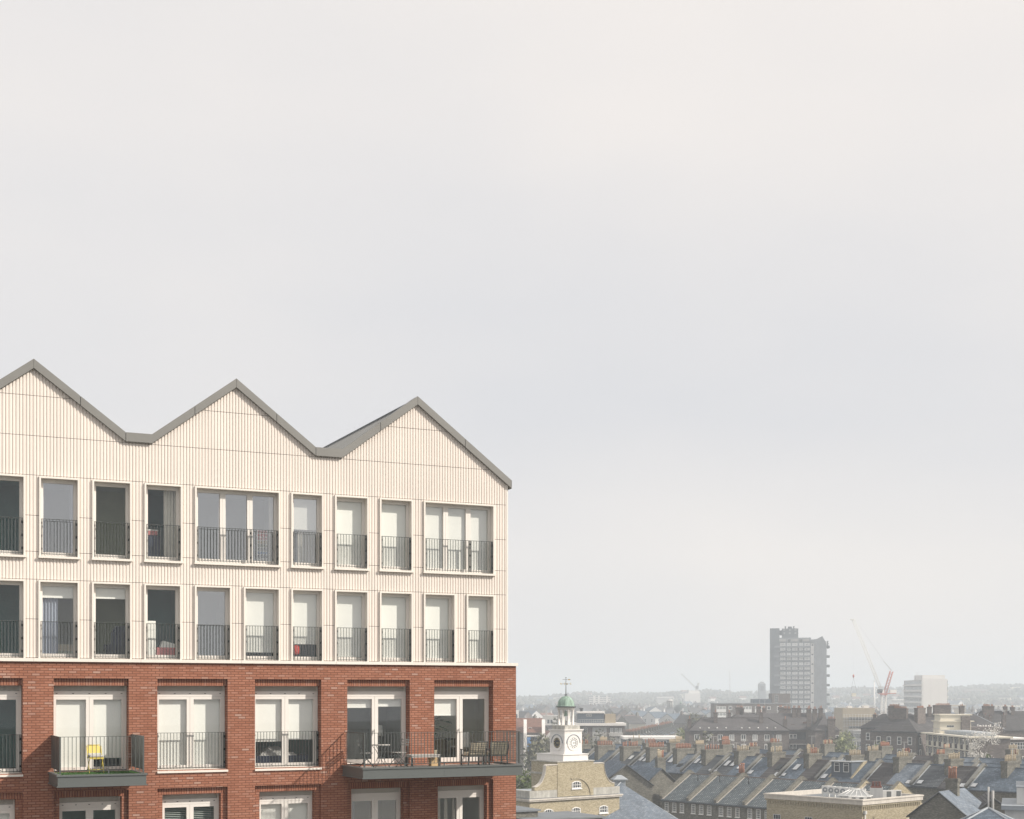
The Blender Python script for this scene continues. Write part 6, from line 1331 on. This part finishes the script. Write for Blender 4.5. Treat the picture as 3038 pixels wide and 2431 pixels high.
# ---------------------------------------------------------------- trees
def crown(rng, r, h, z0, n, size, lumps=7):
    mb = MB(); cs = []
    for k in range(lumps):
        a = rng.uniform(0, 6.28); d = rng.uniform(0, .62) * r; cs.append((Vector((d * math.cos(a), d * math.sin(a), z0 + h * rng.uniform(.25, .8))), rng.uniform(.35, .6)))
    for k in range(n):
        c, sr = rng.choice(cs); v = Vector((rng.gauss(0, 1), rng.gauss(0, 1), rng.gauss(0, 1))).normalized() * (rng.random() ** .45) * sr
        p = c + Vector((v.x * r, v.y * r, v.z * h * .62)); d1 = Vector((rng.uniform(-1, 1), rng.uniform(-1, 1), rng.uniform(-1, 1))).normalized(); d2 = d1.cross(Vector((rng.uniform(-1, 1), rng.uniform(-1, 1), rng.uniform(-1, 1)))).normalized(); s = size * rng.uniform(.5, 1.3)
        mb.poly([p - d1 * s, p + d2 * s * .6, p + d1 * s, p - d2 * s * .6])
    return mb
def branches(mb, rng, p, d, ln, r, depth, tips=None):
    q = p + d * ln; mb.tube(p, q, r, r * .65, 5 if depth > 1 else 3, caps=False)
    if depth == 0: 
        if tips is not None: tips.append(q)
        return
    for k in range(rng.choice((2, 3, 3))):
        nd = (d + Vector((rng.uniform(-.8, .8), rng.uniform(-.8, .8), rng.uniform(-.15, .55)))).normalized(); branches(mb, rng, q if k else p + d * ln * .75, nd, ln * rng.uniform(.6, .85), r * .6, depth - 1, tips)
def tree(name, label, x, y, ht, r, leaf, n=700, size=.35, group=None, seed=0, trunk='bark', z0=0.0, cat='tree', lumps=8):
    rng = random.Random(seed); t = thing(name, label, cat, (x, y, z0), 0, group); mb = MB(); tips = []
    branches(mb, rng, Vector((0, 0, 0)), Vector((0, 0, 1)), ht * .38, max(.06, ht * .017), 3); mb.build('trunk', trunk, t, uv=False)
    if n: crown(rng, r, ht * .72, ht * .28, n, size, lumps).build('crown', leaf, t, uv=False)
    return t
def bare(name, label, x, y, ht, seed, trunk='pale_bark', depth=5, leaf=None, n=0, group=None, size=.12):
    rng = random.Random(seed); t = thing(name, label, 'tree', (x, y, 0), 0, group); mb = MB(); tips = []
    branches(mb, rng, Vector((0, 0, 0)), Vector((0, 0, 1)), ht * .33, ht * .016, depth, tips); mb.build('trunk', trunk, t, uv=False)
    if leaf:
        mb = MB()
        for q in tips:
            for k in range(n):
                p = q + Vector((rng.gauss(0, .35), rng.gauss(0, .35), rng.gauss(0, .35))); d1 = Vector((rng.uniform(-1, 1), rng.uniform(-1, 1), rng.uniform(-1, 1))).normalized(); d2 = d1.orthogonal().normalized(); s = size * rng.uniform(.6, 1.4); mb.poly([p - d1 * s, p + d2 * s * .7, p + d1 * s, p - d2 * s * .7])
        mb.build('crown', leaf, t, uv=False)
    return t
bare('blossom_tree', 'white blossoming tree before the flat roofed flats', at(2925, 266), 266, 12.6, 4, 'bark', 5, 'blossom', 17, size=.14)
tree('evergreen_bush', 'dark green bush inside the white blossom tree', at(2940, 262), 262, 9.6, 1.4, 'leaf_green', 500, .3, seed=3)
tree('green_tree', 'fresh green tree between the grey glazed block and mansion flats', at(2618, 318), 318, 9.8, 4.2, 'leaf_spring', 1500, .32, seed=8)
tree('green_tree', 'thin green tree beside the scaffolded building', at(2512, 420), 420, 11.0, 4.5, 'leaf_spring', 900, .35, seed=9)
bare('bare_tree', 'bare dark tree against the mansion flats corner', at(2752, 300), 300, 9.2, 10, 'bark', 5)
bare('bare_tree', 'bare pale tree in front of the slab roofed flats', at(1775, 380), 380, 11.0, 11, 'pale_bark', 5)
bare('bare_tree', 'bare pale tree right of the slab roofed flats balconies', at(1832, 372), 372, 10.0, 12, 'pale_bark', 5)
bare('bare_tree', 'bare tree beside the white finned maisonettes', at(1560, 330), 330, 9.0, 13, 'pale_bark', 5)
tree('green_tree', 'olive green tree left of the hipped brown flats', at(2062, 470), 470, 14.5, 6.5, 'leaf_olive', 1500, .4, seed=14)
tree('green_tree', 'yellow green tree below the domed church', at(2020, 410), 410, 11.2, 4.2, 'leaf_spring', 900, .38, seed=15)
bare('bare_tree', 'bare brown tree left of the hipped brown flats', at(2030, 430), 430, 14.0, 16, 'bark', 5)
tree('clipped_hedge_tree', 'dense green bush behind the balcony corner and clock building', at(1556, 186), 186, 10.8, 3.2, 'leaf_green', 2600, .2, seed=17)
tree('pink_blossom_tree', 'dull pink blossom tree before the front terrace windows', at(2222, 168), 168, 5.7, 2.6, 'pink_blossom', 900, .14, seed=18)
rt2 = random.Random(21)
BLK = [(1850, 2012, 425, 590), (1690, 1860, 395, 430), (1850, 2020, 320, 350), (2040, 2500, 360, 430), (2115, 2350, 585, 615), (2280, 2460, 780, 815), (2495, 2610, 440, 540), (2670, 2825, 765, 850), (1985, 2060, 890, 930), (1600, 1700, 505, 540), (2590, 3060, 280, 380), (1500, 1620, 370, 400)]
def free(px, Y, m=9):
    return all(not (a - m * F / Y < px < b + m * F / Y and c - 12 < Y < d + 8) for a, b, c, d in BLK)
protos = []
for k in range(5):
    t = tree('street_tree', 'leafing tree among the hazy middle distance roofs', 0, -300 - k * 30, (9, 11, 12.5, 10, 13)[k], (3.6, 4.2, 5, 4.6, 5.2)[k], ('leaf_olive', 'leaf_spring', 'leaf_olive', 'leaf_green', 'leaf_olive')[k], 420, .55, 'trees among the middle distance roofs', seed=30 + k, lumps=6); protos.append(t)
def dup(t, loc, rz=0, sc=1.0):
    o = t.copy(); COL.objects.link(o); o.location = loc; o.rotation_euler = (0, 0, rz); o.scale = (sc,) * 3
    for c in t.children: d = c.copy(); COL.objects.link(d); d.parent = o
    return o
n = 0; used = set()
while n < 85:
    Y = rt2.uniform(430, 1150) if n < 60 else rt2.uniform(300, 430); px = rt2.uniform(1535, 3060)
    if not free(px, Y, 4): continue
    k = n % 5; loc = (at(px, Y), Y, 0)
    if k not in used: used.add(k); protos[k].location = loc
    else: dup(protos[k], loc, rt2.uniform(0, 6.28), rt2.uniform(.7, 1.05))
    n += 1
# ---------------------------------------------------------------- small houses between the blocks and the hill
def small_house(roof, wall, wd, dp, ze, zr, label):
    t = thing('small_house', label, 'house', (0, 0, 0), 0, 'small houses fading into the haze')
    mb = MB(); mb.prism([(-wd / 2, 0), (wd / 2, 0), (wd / 2, ze), (0, zr), (-wd / 2, ze)], -dp / 2, dp / 2); mb.build('wall', wall, t)
    mb = MB(); sl = (zr - ze) / (wd / 2)
    for s in (-1, 1):
        a = s * (wd / 2 + .3); q = [(a, -dp / 2 - .1), (0, -dp / 2 - .1), (0, dp / 2 + .1), (a, dp / 2 + .1)]; q = q if s < 0 else q[::-1]; zf = lambda x: zr + .03 if abs(x) < .01 else ze - sl * .3 + .03
        mb.hexa([(p[0], p[1], zf(p[0])) for p in q], [(p[0], p[1], zf(p[0]) + .15) for p in q])
    mb.build('roof', roof, t); mb = MB(); mb.box(-.5, .5, dp / 2 - 1.5, dp / 2 - .4, zr - 1, zr + 1.3)
    for k in range(3): mb.box(-.4 + k * .3, -.2 + k * .3, dp / 2 - 1.1, dp / 2 - .8, zr + 1.305, zr + 1.9)
    mb.build('chimney', wall, t)
    for x in (-wd / 4, wd / 4): window(t, x, -dp / 2, ze - 2.2, 1.2, 1.6, nv=2, nh=2)
    return t
LB = 'small pitched roof house fading into haze below the wooded hill'
hp_ = [small_house('slate', 'concrete', 8, 9, 7, 10, LB), small_house('brown_tile', 'sooty_brick', 9, 11, 7.5, 10.8, LB), small_house('red_tile', 'pale_concrete', 8, 10, 6.5, 9.6, LB), small_house('slate', 'grey_white', 10, 12, 8.5, 11.5, LB), small_house('brown_tile', 'brown_brick', 9, 14, 8, 11.6, LB)]
def dup3(t, loc, rz):
    o = t.copy(); COL.objects.link(o); o.location = loc; o.rotation_euler = (0, 0, rz)
    for c in t.children:
        d = c.copy(); COL.objects.link(d); d.parent = o
        for g in c.children: e = g.copy(); COL.objects.link(e); e.parent = d
    return o
n = 0; tries = 0; pos = []
while n < 250 and tries < 6000:
    tries += 1; u = rt2.random(); Y = 430 + 1050 * u ** 1.3; px = rt2.uniform(1535, 3070)
    if not free(px, Y): continue
    X = at(px, Y)
    if any(abs(X - a) < 11 and abs(Y - b) < 13 for a, b in pos): continue
    pos.append((X, Y)); k = rt2.randrange(5) if n >= 5 else n; rz = R(rt2.choice((-49, -49, 41, 20, 0)) + rt2.uniform(-4, 4)); z = max(0, hill_z(X, Y))
    if n < 5: hp_[n].location = (X, Y, z); hp_[n].rotation_euler = (0, 0, rz)
    else: dup3(hp_[k], (X, Y, z), rz)
    n += 1
# pale buildings scattered over the hillside
rh = random.Random(77)
hw = []
for k in range(3):
    t = thing('hillside_house', 'pale house half hidden in trees on the hazy hillside', 'house', (0, 2600 + k * 100, 0), 0, 'pale houses on the wooded hillside'); q = (6, 9, 14)[k]
    mb = MB(); mb.box(-q / 2, q / 2, 0, 6, -3, 5); mb.build('wall', ('pale_concrete', 'white_paint', 'cream_render')[k], t); mb = MB(); mb.prismx([(-.4, 5.01), (3, 7.5), (6.4, 5.01)], -q / 2 - .3, q / 2 + .3); mb.build('roof', ('slate', 'red_tile', 'brown_tile')[k], t); hw.append(t)
for k in range(75):
    Y = rh.uniform(1350, 2300); px = rh.uniform(1540, 3060); X = at(px, Y); loc = (X, Y, hill_z(X, Y) + 1)
    if k < 3: hw[k].location = loc
    else: dup(hw[k % 3], loc, R(rh.uniform(-30, 30)))
# ---------------------------------------------------------------- haze: one closed box of even air
mb = MB(); mb.box(-7000, 9000, -800, 9000, -1.0, 68.0); hz = mb.build('haze', 'joint_shadow', None, uv=False); hz['kind'] = 'stuff'
m = bpy.data.materials.new('haze_air'); m.use_nodes = True; nt = m.node_tree; nt.nodes.clear()
o = nt.nodes.new('ShaderNodeOutputMaterial'); v = nt.nodes.new('ShaderNodeVolumePrincipled')
v.inputs['Color'].default_value = (0.85, 0.925, 1.0, 1); v.inputs['Density'].default_value = HAZE; v.inputs['Anisotropy'].default_value = 0.0
nt.links.new(v.outputs[0], o.inputs['Volume']); hz.data.materials.clear(); hz.data.materials.append(m)
